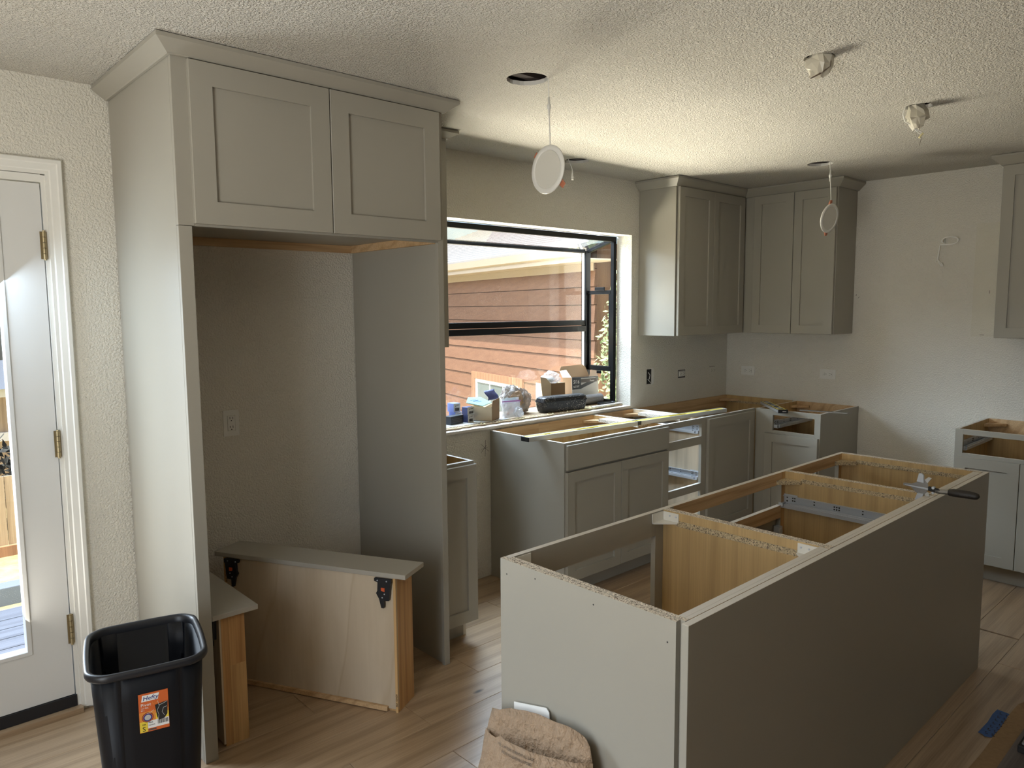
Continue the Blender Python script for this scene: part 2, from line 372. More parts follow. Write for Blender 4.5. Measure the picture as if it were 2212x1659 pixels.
# floor and planks
random.seed(7)
floor = structure(MB().w(XW, 0, YS, 0.0, -0.12, -0.016).build('floor', M_DARKCAV))
rw = 0.191; y1 = -1.052 + rw * 5
fixed = {-1: None}
k = 0
while y1 > -0.0 - 1e-6: y1 -= rw
rows = [(0.0, y1)] if y1 < -0.02 else []
yy = y1
while yy > YS: rows.append((yy, max(YS, yy - rw))); yy -= rw
for (a, b) in rows:
    cuts = []
    mid = (a + b) / 2
    force = None; gap = 0.0
    if -1.052 < mid < -0.861: force = -3.783
    elif -0.861 < mid < -0.67: force = -3.385
    elif -2.389 < mid < -2.198: force = -1.30; gap = 0.016
    x = XW + random.uniform(0.3, 1.6)
    if force: x = force - 1.9 * math.ceil((force - XW) / 1.9) + 1.9
    if x > XW + 0.05: cuts.append(x)
    while x < -0.1:
        x += 1.9 if force else random.uniform(1.5, 2.2)
        if x < -0.15: cuts.append(x)
    xs = [XW] + cuts + [0.0]
    for i in range(len(xs) - 1):
        g = gap if gap and abs(xs[i + 1] - force) < 0.01 else 0.0008
        F = WORLD; c = 0.0012; za = -0.016; zt = 0.0
        u0, u1, v0, v1 = xs[i] + 0.0005, xs[i + 1] - g, b + 0.0005, a - 0.0005
        P = [(u0, v0, za), (u1, v0, za), (u1, v1, za), (u0, v1, za), (u0, v0, zt - c), (u1, v0, zt - c), (u1, v1, zt - c), (u0, v1, zt - c),
             (u0 + c, v0 + c, zt), (u1 - c, v0 + c, zt), (u1 - c, v1 - c, zt), (u0 + c, v1 - c, zt)]
        fs = [(0, 1, 5, 4), (1, 2, 6, 5), (2, 3, 7, 6), (3, 0, 4, 7), (4, 5, 9, 8), (5, 6, 10, 9), (6, 7, 11, 10), (7, 4, 8, 11), (8, 9, 10, 11)]
        MB().add(P, fs).build('plank', M_OAK, floor)

# ceiling with cut holes
HOLES = [(-3.358, -1.156, 0.078), (-2.062, -0.225, 0.075), (-0.862, -1.131, 0.075), (-2.757, -2.005, 0.052), (-1.81, -2.005, 0.055)]
def ceiling_mesh():
    bm = bmesh.new()
    def loop(pts):
        vs = [bm.verts.new((x, y, H)) for x, y in pts]; return [bm.edges.new((vs[i], vs[(i + 1) % len(vs)])) for i in range(len(vs))]
    ed = loop([(XW, YS), (0, YS), (0, 0), (XW, 0)])
    rims = []
    random.seed(3)
    for x, y, r in HOLES:
        e = loop([(x + r * (1 + random.uniform(-.03, .03)) * math.cos(2 * math.pi * i / 32), y + r * (1 + random.uniform(-.03, .03)) * math.sin(2 * math.pi * i / 32)) for i in range(32)])
        rims += e; ed += e
    bmesh.ops.triangle_fill(bm, use_beauty=True, use_dissolve=False, edges=ed)
    for f in list(bm.faces):
        c = f.calc_center_median()
        if any((c.x - x) ** 2 + (c.y - y) ** 2 < (r * 0.9) ** 2 for x, y, r in HOLES): bm.faces.remove(f)
    ex = bmesh.ops.extrude_edge_only(bm, edges=[e for e in rims if e.is_valid])
    for g in ex['geom']:
        if isinstance(g, bmesh.types.BMVert): g.co.z = H + 0.016
    for f in bm.faces:
        if abs(f.normal.z) < 0.5: f.material_index = 1
    me = bpy.data.meshes.new('ceiling'); bm.to_mesh(me); bm.free(); return me
me = ceiling_mesh(); me.materials.append(M_CEIL); me.materials.append(M_WHC)
ceil = bpy.data.objects.new('ceiling', me); COL.objects.link(ceil); structure(ceil)
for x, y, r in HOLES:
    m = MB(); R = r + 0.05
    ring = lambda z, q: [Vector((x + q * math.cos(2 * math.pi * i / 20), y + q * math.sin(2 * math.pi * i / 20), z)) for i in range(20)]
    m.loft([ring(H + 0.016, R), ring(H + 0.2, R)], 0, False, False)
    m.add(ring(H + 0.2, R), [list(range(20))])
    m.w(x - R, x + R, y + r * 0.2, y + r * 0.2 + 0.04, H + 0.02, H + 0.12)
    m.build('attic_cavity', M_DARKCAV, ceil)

# walls
def wall(name, boxes, m=M_WALL):
    b = MB()
    for q in boxes: b.w(*q)
    return structure(b.build(name, m))
WX0, WX1, WZ0, WZ1 = -2.96, -1.25, 0.885, 2.085           # garden window opening
DX0, DX1, DZ1 = -5.66, -4.737, 2.095                      # patio door opening
w_back = wall('wall_back', [(XW, DX0, 0, T, -0.12, H), (DX0, DX1, 0, T, DZ1, H), (DX0, DX1, 0, T, -0.12, -0.001), (DX1, WX0, 0, T, -0.12, H), (WX0, WX1, 0, T, -0.12, WZ0), (WX0, WX1, 0, T, WZ1, H), (WX1, 0, 0, T, -0.12, H)])
w_right = wall('wall_right', [(0, T, YS, T, -0.12, H)])
w_front = wall('wall_front', [(XW, 0, YS - T, YS, -0.12, H)])
PY0, PY1, PZ1 = -3.0, -1.9, 2.15
w_left = wall('wall_left', [(XW - T, XW, YS - T, PY0, -0.12, H), (XW - T, XW, PY1, T, -0.12, H), (XW - T, XW, PY0, PY1, -0.12, -0.001), (XW - T, XW, PY0, PY1, PZ1, H)])
structure(MB().w(XW - 0.7, 0.7, YS - 0.7, 0.2, H + 0.22, H + 0.35).build('roof', M_SHINGLE))
wp = fbox('wall_patch', M_PATCH, w_right, FB(-1.75), 0, 0.42, 1.39, 2.1, 0, 0.0015)
# sliding patio door frame on the west wall, out of view behind the camera
d2 = thing('door_2', None, None, (XW, PY0, 0), kind='structure')
FW = Fr((XW, PY0, 0), (0, 1, 0), (0, 0, 1), (1, 0, 0))
for a, b, c, d in ((0, 0.05, 0, PZ1), (1.05, 1.10, 0, PZ1), (0.05, 1.05, PZ1 - 0.05, PZ1), (0.05, 1.05, 0, 0.04)): fbox('door_frame', M_WHITE, d2, FW, a, b, c, d, -0.12, -0.09)

# ---------------------------------------------------------------- patio door in the back wall
d1 = thing('door_1', None, None, (-4.757, 0, 0), kind='structure')
F = Fr((0, 0, 0), (1, 0, 0), (0, 0, 1), (0, -1, 0))
# casing with stepped profile, mitred
def casing(name, pin, pout, xin, xout, z0, ztop_in, ztop_out):
    prof = [(0.0, 0.010), (0.012, 0.010), (0.016, 0.014), (0.036, 0.017), (0.040, 0.021), (0.052, 0.021), (0.055, 0.018), (0.0555, 0.0)]
    m = MB(); rings = []
    path = [(DX1 - 0.004, 0.012, 1, 0), (DX1 - 0.004, DZ1 - 0.0, 1, 1), (DX0 + 0.004, DZ1, -1, 1), (DX0 + 0.004, 0.012, -1, 0)]
    for x, z, sx, sz in path:
        rings.append([Vector((x + sx * o, -n, z + sz * o)) for o, n in [(0.0, 0.0)] + prof])
    m.loft(rings, 0, False, True); return m.build(name, M_WHITE, d1)
casing('casing', 0, 0, 0, 0, 0, 0, 0)
fbox('jamb', M_WHITE, d1, F, DX1 - 0.0185, DX1 - 0.001, 0.012, DZ1 - 0.004, -0.12, 0.002)
fbox('jamb', M_WHITE, d1, F, DX0 + 0.001, DX0 + 0.0185, 0.012, DZ1 - 0.004, -0.12, 0.002)
fbox('head_jamb', M_WHITE, d1, F, DX0 + 0.0185, DX1 - 0.0185, DZ1 - 0.03, DZ1 - 0.002, -0.12, 0.002)
SX1 = DX1 - 0.0225; SX0 = DX0 + 0.0225; SZ1 = 2.06; SZ0 = 0.072; GX1 = -4.902; GX0 = SX0 + 0.145; GZ0 = 0.29; GZ1 = 1.92
slab = MB()
for u0, u1, v0, v1 in ((GX1, SX1, SZ0, SZ1), (SX0, GX0, SZ0, SZ1), (GX0, GX1, SZ0, GZ0), (GX0, GX1, GZ1, SZ1)): slab.box(F, u0, u1, v0, v1, -0.045, -0.002)
dslab = slab.build('door_slab', M_DOOR, d1)
lite = MB()
for u0, u1, v0, v1 in ((GX1 - 0.004, GX1 + 0.012, GZ0 - 0.012, GZ1 + 0.012), (GX0 - 0.012, GX0 + 0.004, GZ0 - 0.012, GZ1 + 0.012), (GX0, GX1, GZ0 - 0.012, GZ0 + 0.004), (GX0, GX1, GZ1 - 0.004, GZ1 + 0.012)): lite.box(F, u0, u1, v0, v1, -0.05, 0.004)
lite.build('glass_bead', M_DOOR, dslab, bevel=0.002)
fbox('pane', M_GLASS, dslab, F, GX0, GX1, GZ0, GZ1, -0.03, -0.024)
fbox('door_sweep', M_BLACK, d1, F, SX0, SX1 + 0.006, 0.024, SZ0 - 0.002, -0.05, 0.006, label='black rubber sweep along the foot of the door')
fbox('threshold', M_OAK, d1, F, DX0 + 0.002, DX1 - 0.002, 0.0, 0.023, -0.1, 0.035)
for z0, z1 in ((1.782, 1.884), (1.03, 1.132), (0.283, 0.40)):
    h = MB(); x = SX1 + 0.002
    n = 5
    for i in range(n):
        a = z0 + (z1 - z0) * i / n; b = z0 + (z1 - z0) * (i + 1) / n
        h.cyl((x, -0.008, a + 0.0008), (x, -0.008, b - 0.0008), 0.0065, 12)
    h.cyl((x, -0.008, z0 - 0.004), (x, -0.008, z0), 0.005, 10); h.cyl((x, -0.008, z1), (x, -0.008, z1 + 0.004), 0.005, 10)
    h.box(F, x - 0.012, x - 0.002, z0, z1, -0.002, 0.0015); h.box(F, x + 0.002, x + 0.01, z0, z1, 0.0, 0.0035)
    h.build('hinge', M_BRASS, d1)

# ---------------------------------------------------------------- garden window
w1 = thing('window_1', None, None, (WX1, T, WZ0), kind='structure')
GY = 0.40                                                  # outer glazing plane
x0, x1 = WX0 + 0.002, WX1 - 0.002
def bar(name, x0, x1, y0, y1, z0, z1, m=M_BRONZE, bevel=0.002): return MB().w(x0, x1, y0, y1, z0, z1).build(name, m, w1, bevel)
bar('head_frame', x0, x1, T + 0.002, T + 0.03, 2.05, 2.083)
bar('sill_frame', x0, x1, T + 0.002, GY + 0.02, WZ0 + 0.001, WZ0 + 0.018)
for sx in (0, 1):
    xa = x1 - 0.03 if sx else x0; xb = x1 if sx else x0 + 0.03
    bar('jamb', xa, xb, T + 0.002, T + 0.032, WZ0 + 0.018, 2.05)
    bar('corner_post', (x1 - 0.05) if sx else x0, x1 if sx else x0 + 0.05, GY - 0.025, GY + 0.02, WZ0 + 0.018, 2.0)
    # side casement: rails, stiles and two panes
    bar('side_rail', xa, xb, T + 0.032, GY - 0.025, 1.685, 1.712)
    bar('side_rail', xa, xb, T + 0.032, GY - 0.025, 1.135, 1.17)
    bar('side_rail', xa, xb, T + 0.032, GY - 0.025, WZ0 + 0.018, WZ0 + 0.045)
    bar('side_stile', xa + 0.004, xb - 0.006, T + 0.032, T + 0.052, 1.17, 1.685); bar('side_stile', xa + 0.004, xb - 0.006, GY - 0.038, GY - 0.025, 1.17, 1.685)
    bar('latch', xa - 0.012 if sx else xb, xa if sx else xb + 0.012, 0.21, 0.30, 1.712, 1.735); bar('latch', xa - 0.01 if sx else xb, xa if sx else xb + 0.01, 0.24, 0.28, 1.115, 1.135)
    xm = (xa + xb) / 2
    for za, zb in ((1.712, 2.005), (1.17, 1.685), (WZ0 + 0.045, 1.135)): bar('pane', xm - 0.002, xm + 0.002, T + 0.052, GY - 0.038, za, zb, M_DIRTY, 0)
    # sloping top bar of the side
    MB().prism(Fr((xa, 0, 0), (0, 1, 0), (0, 0, 1), (1, 0, 0)), [(T + 0.03, 2.05), (GY - 0.02, 1.985), (GY - 0.02, 2.012), (T + 0.03, 2.078)], 0, 0.03).build('top_bar', M_BRONZE, w1)
bar('top_rail', x0 + 0.05, x1 - 0.05, GY - 0.02, GY + 0.02, 1.985, 2.012)
bar('mid_rail', x0 + 0.05, x1 - 0.05, GY - 0.02, GY + 0.022, 1.462, 1.500); bar('mid_rail', x0 + 0.05, x1 - 0.05, GY - 0.032, GY + 0.012, 1.418, 1.458)
bar('sash_edge', x1 - 0.053, x1 - 0.05, GY - 0.01, GY + 0.01, 1.5, 1.985, M_VINYL, 0); bar('sash_edge', x1 - 0.053, x1 - 0.05, GY - 0.01, GY + 0.01, WZ0 + 0.02, 1.418, M_VINYL, 0)
bar('pane', x0 + 0.05, x1 - 0.05, GY - 0.002, GY + 0.002, 1.5, 1.985, M_DIRTY, 0)
bar('pane', x0 + 0.05, x1 - 0.05, GY - 0.002, GY + 0.002, WZ0 + 0.02, 1.418, M_DIRTY, 0)
MB().prism(Fr((x0 + 0.03, 0, 0), (0, 1, 0), (0, 0, 1), (1, 0, 0)), [(T + 0.03, 2.062), (GY - 0.02, 1.998), (GY - 0.02, 2.003), (T + 0.03, 2.067)], 0, x1 - x0 - 0.06).build('roof_pane', M_DIRTY, w1)
# sill boards: drywall cap, ragged ply, white board
random.seed(5)
sl = thing('window_sill', None, None, (WX0, 0, WZ0), kind='structure')
def ragged(name, m, xa, xb, yf, yb, z0, z1, jag, n=60):
    pts = [(xa + (xb - xa) * i / n, yf + random.uniform(-jag, jag)) for i in range(n + 1)] + [(xb, yb), (xa, yb)]
    return MB().prism(WORLD, pts, z0, z1).build(name, m, sl)
ragged('sill_cap', M_EDGE, WX0 + 0.004, WX1 - 0.004, -0.012, T, WZ0 - 0.012 + 0.013, WZ0 + 0.016, 0.0015)
ragged('sill_board', M_SILLB, WX0 + 0.004, WX1 - 0.034, 0.035, GY - 0.03, WZ0 + 0.0185, WZ0 + 0.0245, 0.008)
ragged('sill_board', M_SILL, WX0 + 0.006, -2.33, 0.072, GY - 0.035, WZ0 + 0.025, WZ0 + 0.0275, 0.004)
SZ = WZ0 + 0.0285                                          # top of the sill boards
chips = MB(); random.seed(11)
for i in range(420):
    if i < 260: x = random.uniform(-2.9, -1.28); y = random.gauss(0.045, 0.022); z = WZ0 + 0.026
    else: x = random.gauss(-1.62, 0.06); y = random.gauss(0.06, 0.03); z = WZ0 + 0.0262
    y = min(max(y, 0.03), 0.3)
    if y < 0.065 and x < -2.33: z = WZ0 + 0.0265
    s = random.uniform(0.0015, 0.006); a = random.uniform(0, 6.28)
    P = [Vector((x + s * math.cos(a + q) * (1.6 if q in (0, 3.14) else 0.8), y + s * math.sin(a + q), z + (0.0 if q < 2 else s * 0.5))) for q in (0, 1.57, 3.14, 4.71)]
    P.append(Vector((x, y, z + s * 0.9)))
    chips.add(P, [(0, 1, 4), (1, 2, 4), (2, 3, 4), (3, 0, 4), (0, 3, 2, 1)])
ch = chips.build('sawdust', M_PAPERY); ch['kind'] = 'stuff'; ch['label'] = 'sawdust and wood chips scattered along the garden window sill'; ch['category'] = 'debris'

# ================================================================ CABINET BUILDERS
def crown(parent, path, z0, z1, out, seg=None, side=1):
    n = len(path); off = []
    for i in range(n):
        def nrm(a, b):
            d = Vector((b[0] - a[0], b[1] - a[1])).normalized(); return Vector((d.y, -d.x)) * side
        if i == 0: v = nrm(path[0], path[1])
        elif i == n - 1: v = nrm(path[-2], path[-1])
        else:
            a = nrm(path[i - 1], path[i]); b = nrm(path[i], path[i + 1]); v = (a + b) / (1 + a.dot(b))
        off.append(v)
    prof = [(0.001, z0), (0.010, z0), (0.013, z0 + 0.004), (out, z1 - 0.013), (out, z1), (0.001, z1)]
    a, b = seg or (0, n - 1); rings = []
    for i in range(a, b + 1): rings.append([Vector((path[i][0] + off[i].x * o, path[i][1] + off[i].y * o, z)) for o, z in prof])
    return MB().loft(rings, 0, False, True).build('crown_molding', M_CAB, parent)
def shaker(parent, F, u0, u1, v0, v1, n0=0.0005, t=0.019, r=0.058, name='door', pan=0.010, m=M_CAB):
    b = MB(); i = 0.0015
    A = [(u0, v0), (u1, v0), (u1, v1), (u0, v1)]; B = [(u0 + r, v0 + r), (u1 - r, v0 + r), (u1 - r, v1 - r), (u0 + r, v1 - r)]
    c = 0.0016
    A2 = [(u0 + c, v0 + c), (u1 - c, v0 + c), (u1 - c, v1 - c), (u0 + c, v1 - c)]
    P = [F.p(*q, n0) for q in A] + [F.p(*q, n0 + t - c) for q in A] + [F.p(*q, n0 + t) for q in A2] + [F.p(*q, n0 + t) for q in B] + [F.p(*q, n0) for q in B]
    fs = []
    for k in range(4):
        j = (k + 1) % 4
        for a, d in ((0, 4), (4, 8), (8, 12), (12, 16), (16, 0)): fs.append((a + k, a + j, d + j, d + k))
    b.add(P, fs); o = b.build(name, m, parent)
    fbox('panel', m, o, F, u0 + r - 0.004, u1 - r + 0.004, v0 + r - 0.004, v1 - r + 0.004, n0 + 0.002, n0 + t - pan)
    return o
def cblock(parent, F, u, v, n, su, sn, s=0.075, t=0.016, m=None, name='corner_block'):
    return MB().prism(Fr(F.p(u, v, n), F.u, F.n, F.v), [(0, 0), (su * s, 0), (su * s, sn * 0.012), (su * 0.012, sn * s), (0, sn * s)], 0, t).build(name, m or M_CHIPD, parent)
def slide(parent, F, u, v, n0, n1, su, big=False):
    """undermount drawer runner on the side at u; su = direction away from that side"""
    b = MB(); h = 0.05
    def B(a, c, v0, v1, p, q): b.box(F, min(u + su * a, u + su * c), max(u + su * a, u + su * c), v0, v1, p, q)
    B(0.001, 0.0035, v, v + h, n1, n0); B(0.0035, 0.034, v, v + 0.003, n1, n0 - 0.01); B(0.012, 0.034, v + 0.003, v + 0.016, n1, n0 - 0.03); B(0.018, 0.030, v + 0.016, v + 0.022, n1, n0 - 0.05)
    B(0.0035, 0.012, v + h - 0.004, v + h, n1, n0); B(0.001, 0.004, v + h, v + h + 0.006, n0 - 0.075, n0)
    o = b.build('drawer_slide', M_STEEL, parent)
    hole = MB(); random.seed(2)
    L = n0 - n1
    pat = [(0.012, 0.010), (0.012, 0.036), (0.03, 0.012), (0.03, 0.026), (0.03, 0.042), (0.055, 0.03), (0.055, 0.042), (0.064, 0.03), (0.064, 0.042), (0.15, 0.03), (0.15, 0.043), (0.235, 0.028), (0.235, 0.038), (0.245, 0.028), (0.245, 0.038), (0.255, 0.028), (0.255, 0.038), (0.35, 0.03), (0.35, 0.043)]
    for a, c in pat:
        if a < L - 0.01: hole.cyl(F.p(u + su * 0.0034, v + c, n0 - a), F.p(u + su * 0.0042, v + c, n0 - a), 0.0035, 8)
    hole.build('screw_hole', M_BLACKM, o)
    fbox('clip', M_STEEL, o, F, min(u + su * 0.004, u + su * 0.03), max(u + su * 0.004, u + su * 0.03), v + 0.004, v + 0.02, n0 - 0.024, n0 - 0.004)
    return o
PS = 0.016
def carcass(t, F, w, d, h=0.876, left=1, right=1, back=True, lm=0, rm=0, toe=True, kick=True, inside=M_MAPLE, bottom=0.115, fh=0.019):
    """side, back, bottom, toe kick; materials: 0 = painted outside, 1 = maple outside"""
    side_m = [M_CAB, inside, M_EDGE]
    poly = [(-d, 0), (-d, h), (-fh, h), (-fh, 0.112), (-0.075, 0.112), (-0.075, 0)]
    for has, u, inner in ((left, 0, 1), (right, w - PS, 0)):
        if not has: continue
        FS = Fr(F.p(u, 0, 0), F.n, F.v, F.u)
        k = len(poly); P = [FS.p(a, b, 0) for a, b in poly] + [FS.p(a, b, PS) for a, b in poly]
        fs = [list(range(k))[::-1], [k + i for i in range(k)]] + [[i, (i + 1) % k, k + (i + 1) % k, k + i] for i in range(k)]
        out = 0 if (lm if u == 0 else rm) == 0 else 1
        ms = [out if inner else 1, 1 if inner else out] + [2] * k
        MB().add(P, fs, ms).build('side_panel', side_m, t)
    if back: fbox('back_panel', inside, t, F, PS, w - PS, bottom, h - 0.09, -d, -d + 0.008)
    fbox('bottom_panel', inside, t, F, PS, w - PS, bottom - 0.014, bottom, -d + 0.01, -fh)
    if back:
        fbox('back_rail', M_PINE, t, F, PS, w * 0.42, h - 0.09, h - 0.001, -d, -d + 0.016); fbox('back_rail', M_PINE, t, F, w * 0.42 + 0.0006, w - PS, h - 0.09, h - 0.001, -d, -d + 0.016)
    if kick: fbox('toe_kick', M_CAB, t, F, 0, w, 0.001, 0.108, -0.088, -0.0755)
def face(t, F, u0, u1, v0, v1, name, back=M_MAPLE, n0=-0.019, n1=0.0):
    return fbox(name, [M_CAB, M_EDGE, back], t, F, u0, u1, v0, v1, n0, n1, fm={3: 1, 4: 2})

YF = -0.600                                                # face frames of the window-wall base run
# ---------------------------------------------------------------- refrigerator surround
XL, XR, DF = -4.510, -3.431, 0.713
fr = thing('fridge_surround', 'tall greige refrigerator surround cabinet with open niche beside the patio door', 'cabinet', (XL, -DF, 0))
fa = FA(0, -DF)
ZD0 = 1.872
fbox('side_panel', [M_CAB], fr, fa, XL, XL + 0.019, 0, 2.442, -DF + 0.003, -0.0195, 0.001, label='left side panel of the surround')
fbox('side_panel', [M_CAB], fr, fa, XR - 0.019, XR, 0, 2.442, -DF + 0.003, -0.0195, 0.001, label='right side panel of the surround')
fbox('stile', M_CAB, fr, fa, XL, XL + 0.044, 0, 1.8645, -0.019, 0, 0.0015); fbox('stile', M_CAB, fr, fa, XL, XL + 0.053, 1.866, 2.442, -0.019, 0, 0.0015); fbox('stile', M_CAB, fr, fa, XR - 0.0275, XR + 0.002, 0, 2.442, -0.019, 0, 0.0015)
fbox('box_bottom', M_CAB, fr, fa, XL + 0.0195, XR - 0.0195, 1.897, 1.912, -DF + 0.003, -0.0195); fbox('top_rail', M_CAB, fr, fa, XL + 0.0535, XR - 0.028, 2.393, 2.442, -0.019, 0)
fbox('bottom_rail', M_CAB, fr, fa, XL + 0.0535, XR - 0.028, 1.865, 1.8965, -0.019, 0)
fbox('cleat', M_PINE, fr, fa, XL + 0.0195, XR - 0.0195, 1.862, 1.8965, -DF + 0.003, -DF + 0.02, label='bare wood cleat under the cabinet box')
fbox('cleat', M_PINE, fr, fa, XR - 0.038, XR - 0.0195, 1.862, 1.8965, -DF + 0.0205, -0.021); fbox('cleat', M_PINE, fr, fa, XL + 0.0195, XL + 0.038, 1.862, 1.8965, -DF + 0.0205, -0.021)
shaker(fr, fa, -4.461, -3.9585, ZD0, 2.394, r=0.075); shaker(fr, fa, -3.9545, -3.455, ZD0, 2.394, r=0.075)
crown(fr, [(XL, -0.003), (XL, -DF), (XR + 0.002, -DF), (XR + 0.002, -0.34)], 2.398, 2.4465, 0.056, side=1)

# ---------------------------------------------------------------- narrow cabinets right of the fridge
nu = thing('narrow_wall_cabinet', 'narrow greige wall cabinet between fridge surround and garden window', 'cabinet', (-3.42, -0.33, 1.397), 'wall cabinets under the ceiling')
fn = FA(0, -0.312)
fbox('cabinet_box', M_CAB, nu, fn, -3.4285, -3.097, 1.397, 2.442, -0.309, 0, 0.001); shaker(nu, fn, -3.405, -3.112, 1.402, 2.394)
crown(nu, [(-3.372, -0.312), (-3.097, -0.312), (-3.097, -0.003)], 2.41, 2.4465, 0.046, side=1)
nb = thing('narrow_base_cabinet', 'narrow greige base cabinet with one full door right of the fridge niche', 'cabinet', (-3.427, YF, 0), 'base cabinets without worktop')
fn = FA(-3.427, YF); wn = 0.242
carcass(nb, fn, wn, 0.595, left=1, right=1)
face(nb, fn, 0, 0.03, 0.112, 0.876, 'stile'); face(nb, fn, wn - 0.03, wn, 0.112, 0.876, 'stile'); face(nb, fn, 0.0305, wn - 0.0305, 0.84, 0.876, 'rail'); face(nb, fn, 0.0305, wn - 0.0305, 0.112, 0.135, 'rail')
shaker(nb, fn, 0.006, wn + 0.003, 0.105, 0.862)

# ---------------------------------------------------------------- window wall base run
XS = -2.565; XD = -1.648; XC = -1.226
sb = thing('sink_base_cabinet', 'wide greige sink base with two doors and blank drawer front under the window', 'cabinet', (XS, YF, 0), 'base cabinets without worktop')
f = FA(XS, YF); w = XD - XS - 0.001
carcass(sb, f, w, 0.596, rm=1)
face(sb, f, 0, 0.038, 0.112, 0.876, 'stile'); face(sb, f, w - 0.038, w, 0.112, 0.876, 'stile'); face(sb, f, 0.0385, w - 0.0385, 0.838, 0.876, 'rail'); face(sb, f, 0.0385, w - 0.0385, 0.705, 0.74, 'rail'); face(sb, f, 0.0385, w - 0.0385, 0.112, 0.14, 'rail')
fbox('drawer_front', M_CAB, sb, f, 0.008, w - 0.006, 0.731, 0.864, 0.002, 0.021, 0.002)
shaker(sb, f, 0.008, w / 2 - 0.0015, 0.113, 0.718); shaker(sb, f, w / 2 + 0.0015, w - 0.006, 0.113, 0.718)
cblock(sb, f, w - PS - 0.0005, 0.835, -0.579, -1, 1, m=M_PINE, s=0.11); cblock(sb, f, PS + 0.0005, 0.835, -0.0195, 1, -1, m=M_PINE); cblock(sb, f, w - PS - 0.0005, 0.835, -0.0195, -1, -1, m=M_PINE, s=0.11)
fbox('stretcher', M_CHIP, sb, f, w - PS - 0.09, w - PS - 0.0005, 0.853, 0.872, -0.46, -0.14)

db = thing('drawer_base_cabinet', 'greige drawer base with open bays and bare metal runners beside the sink base', 'cabinet', (XD, YF, 0), 'base cabinets without worktop')
f = FA(XD, YF); w = XC - XD - 0.001
carcass(db, f, w, 0.596, lm=1, rm=1, inside=M_MAPLE_SKYLIT)
for a, b in ((0, 0.02), (w - 0.046, w)): face(db, f, a, b, 0.112, 0.876, 'stile')
for a, b in ((0.84, 0.876), (0.705, 0.757), (0.40, 0.448), (0.112, 0.15)): face(db, f, 0.0205, w - 0.0465, a, b, 'rail')
for z in (0.768, 0.462, 0.165):
    slide(db, f, w - PS, z, -0.022, -0.55, -1); slide(db, f, PS, z, -0.022, -0.55, 1)
cblock(db, f, w - PS - 0.0005, 0.835, -0.579, -1, 1, m=M_PINE, s=0.11); cblock(db, f, PS + 0.0005, 0.835, -0.0195, 1, -1, m=M_PINE); cblock(db, f, w - PS - 0.0005, 0.835, -0.0195, -1, -1, m=M_PINE, s=0.1)
fbox('stretcher', M_CHIP, db, f, w - PS - 0.1, w - PS - 0.0005, 0.853, 0.872, -0.46, -0.12)

cb = thing('corner_base_cabinet', 'greige blind corner base cabinet with one tall door under the wall cabinets', 'cabinet', (XC, YF, 0), 'base cabinets without worktop')
f = FA(XC, YF); w = -0.004 - XC
carcass(cb, f, w, 0.596, lm=1, rm=1)
face(cb, f, 0, 0.03, 0.112, 0.876, 'stile'); face(cb, f, 0.572, 0.6255, 0.112, 0.876, 'stile'); face(cb, f, 0.0305, 0.5715, 0.838, 0.876, 'rail'); face(cb, f, 0.0305, 0.5715, 0.112, 0.14, 'rail')
shaker(cb, f, 0.012, 0.585, 0.113, 0.862)
cblock(cb, f, w - PS - 0.0005, 0.835, -0.579, -1, 1, m=M_PINE, s=0.11); cblock(cb, f, PS + 0.0005, 0.835, -0.579, 1, 1, m=M_PINE)
fbox('cleat', M_CHIPD, cb, f, w - PS - 0.01, w - PS - 0.0005, 0.82, 0.836, -0.55, -0.06)

# right-wall base next to the corner
XF = -0.600
bb = thing('single_door_base_cabinet', 'greige base cabinet with empty drawer opening on right wall next to corner', 'cabinet', (XF, -0.603, 0), 'base cabinets without worktop')
f = FB(-0.603, XF); w = 1.07 - 0.603
carcass(bb, f, w, 0.596)
face(bb, f, 0, 0.130, 0.0, 0.876, 'stile'); face(bb, f, w - 0.04, w, 0.112, 0.876, 'stile'); face(bb, f, 0.1305, w - 0.0405, 0.84, 0.876, 'rail'); face(bb, f, 0.1305, w - 0.0405, 0.69, 0.732, 'rail'); face(bb, f, 0.1305, w - 0.0405, 0.112, 0.14, 'rail')
shaker(bb, f, 0.080, w - 0.008, 0.113, 0.712)
slide(bb, f, PS + 0.105, 0.745, -0.022, -0.55, 1); slide(bb, f, w - PS, 0.745, -0.022, -0.55, -1); fbox('spacer', M_PINE, bb, f, PS, PS + 0.104, 0.74, 0.80, -0.56, -0.03)
cblock(bb, f, PS + 0.0005, 0.835, -0.579, 1, 1, m=M_PINE, s=0.1); cblock(bb, f, w - PS - 0.0005, 0.835, -0.579, -1, 1, m=M_PINE)
# right base, cut by the frame
rb = thing('double_door_base_cabinet', 'greige two-door base cabinet with empty drawer bay far right along wall', 'cabinet', (XF, -1.867, 0), 'base cabinets without worktop')
f = FB(-1.867, XF); w = 0.66
carcass(rb, f, w, 0.596)
face(rb, f, 0, 0.04, 0.112, 0.876, 'stile'); face(rb, f, w - 0.04, w, 0.112, 0.876, 'stile'); face(rb, f, 0.0405, w - 0.0405, 0.846, 0.876, 'rail'); face(rb, f, 0.0405, w - 0.0405, 0.69, 0.737, 'rail'); face(rb, f, 0.0405, w - 0.0405, 0.112, 0.14, 'rail')
shaker(rb, f, 0.006, w / 2 - 0.0015, 0.113, 0.716); shaker(rb, f, w / 2 + 0.0015, w - 0.006, 0.113, 0.716)
slide(rb, f, PS, 0.748, -0.022, -0.55, 1); slide(rb, f, w - PS, 0.748, -0.022, -0.55, -1)
cblock(rb, f, PS + 0.0005, 0.835, -0.579, 1, 1, m=M_PINE, s=0.1)

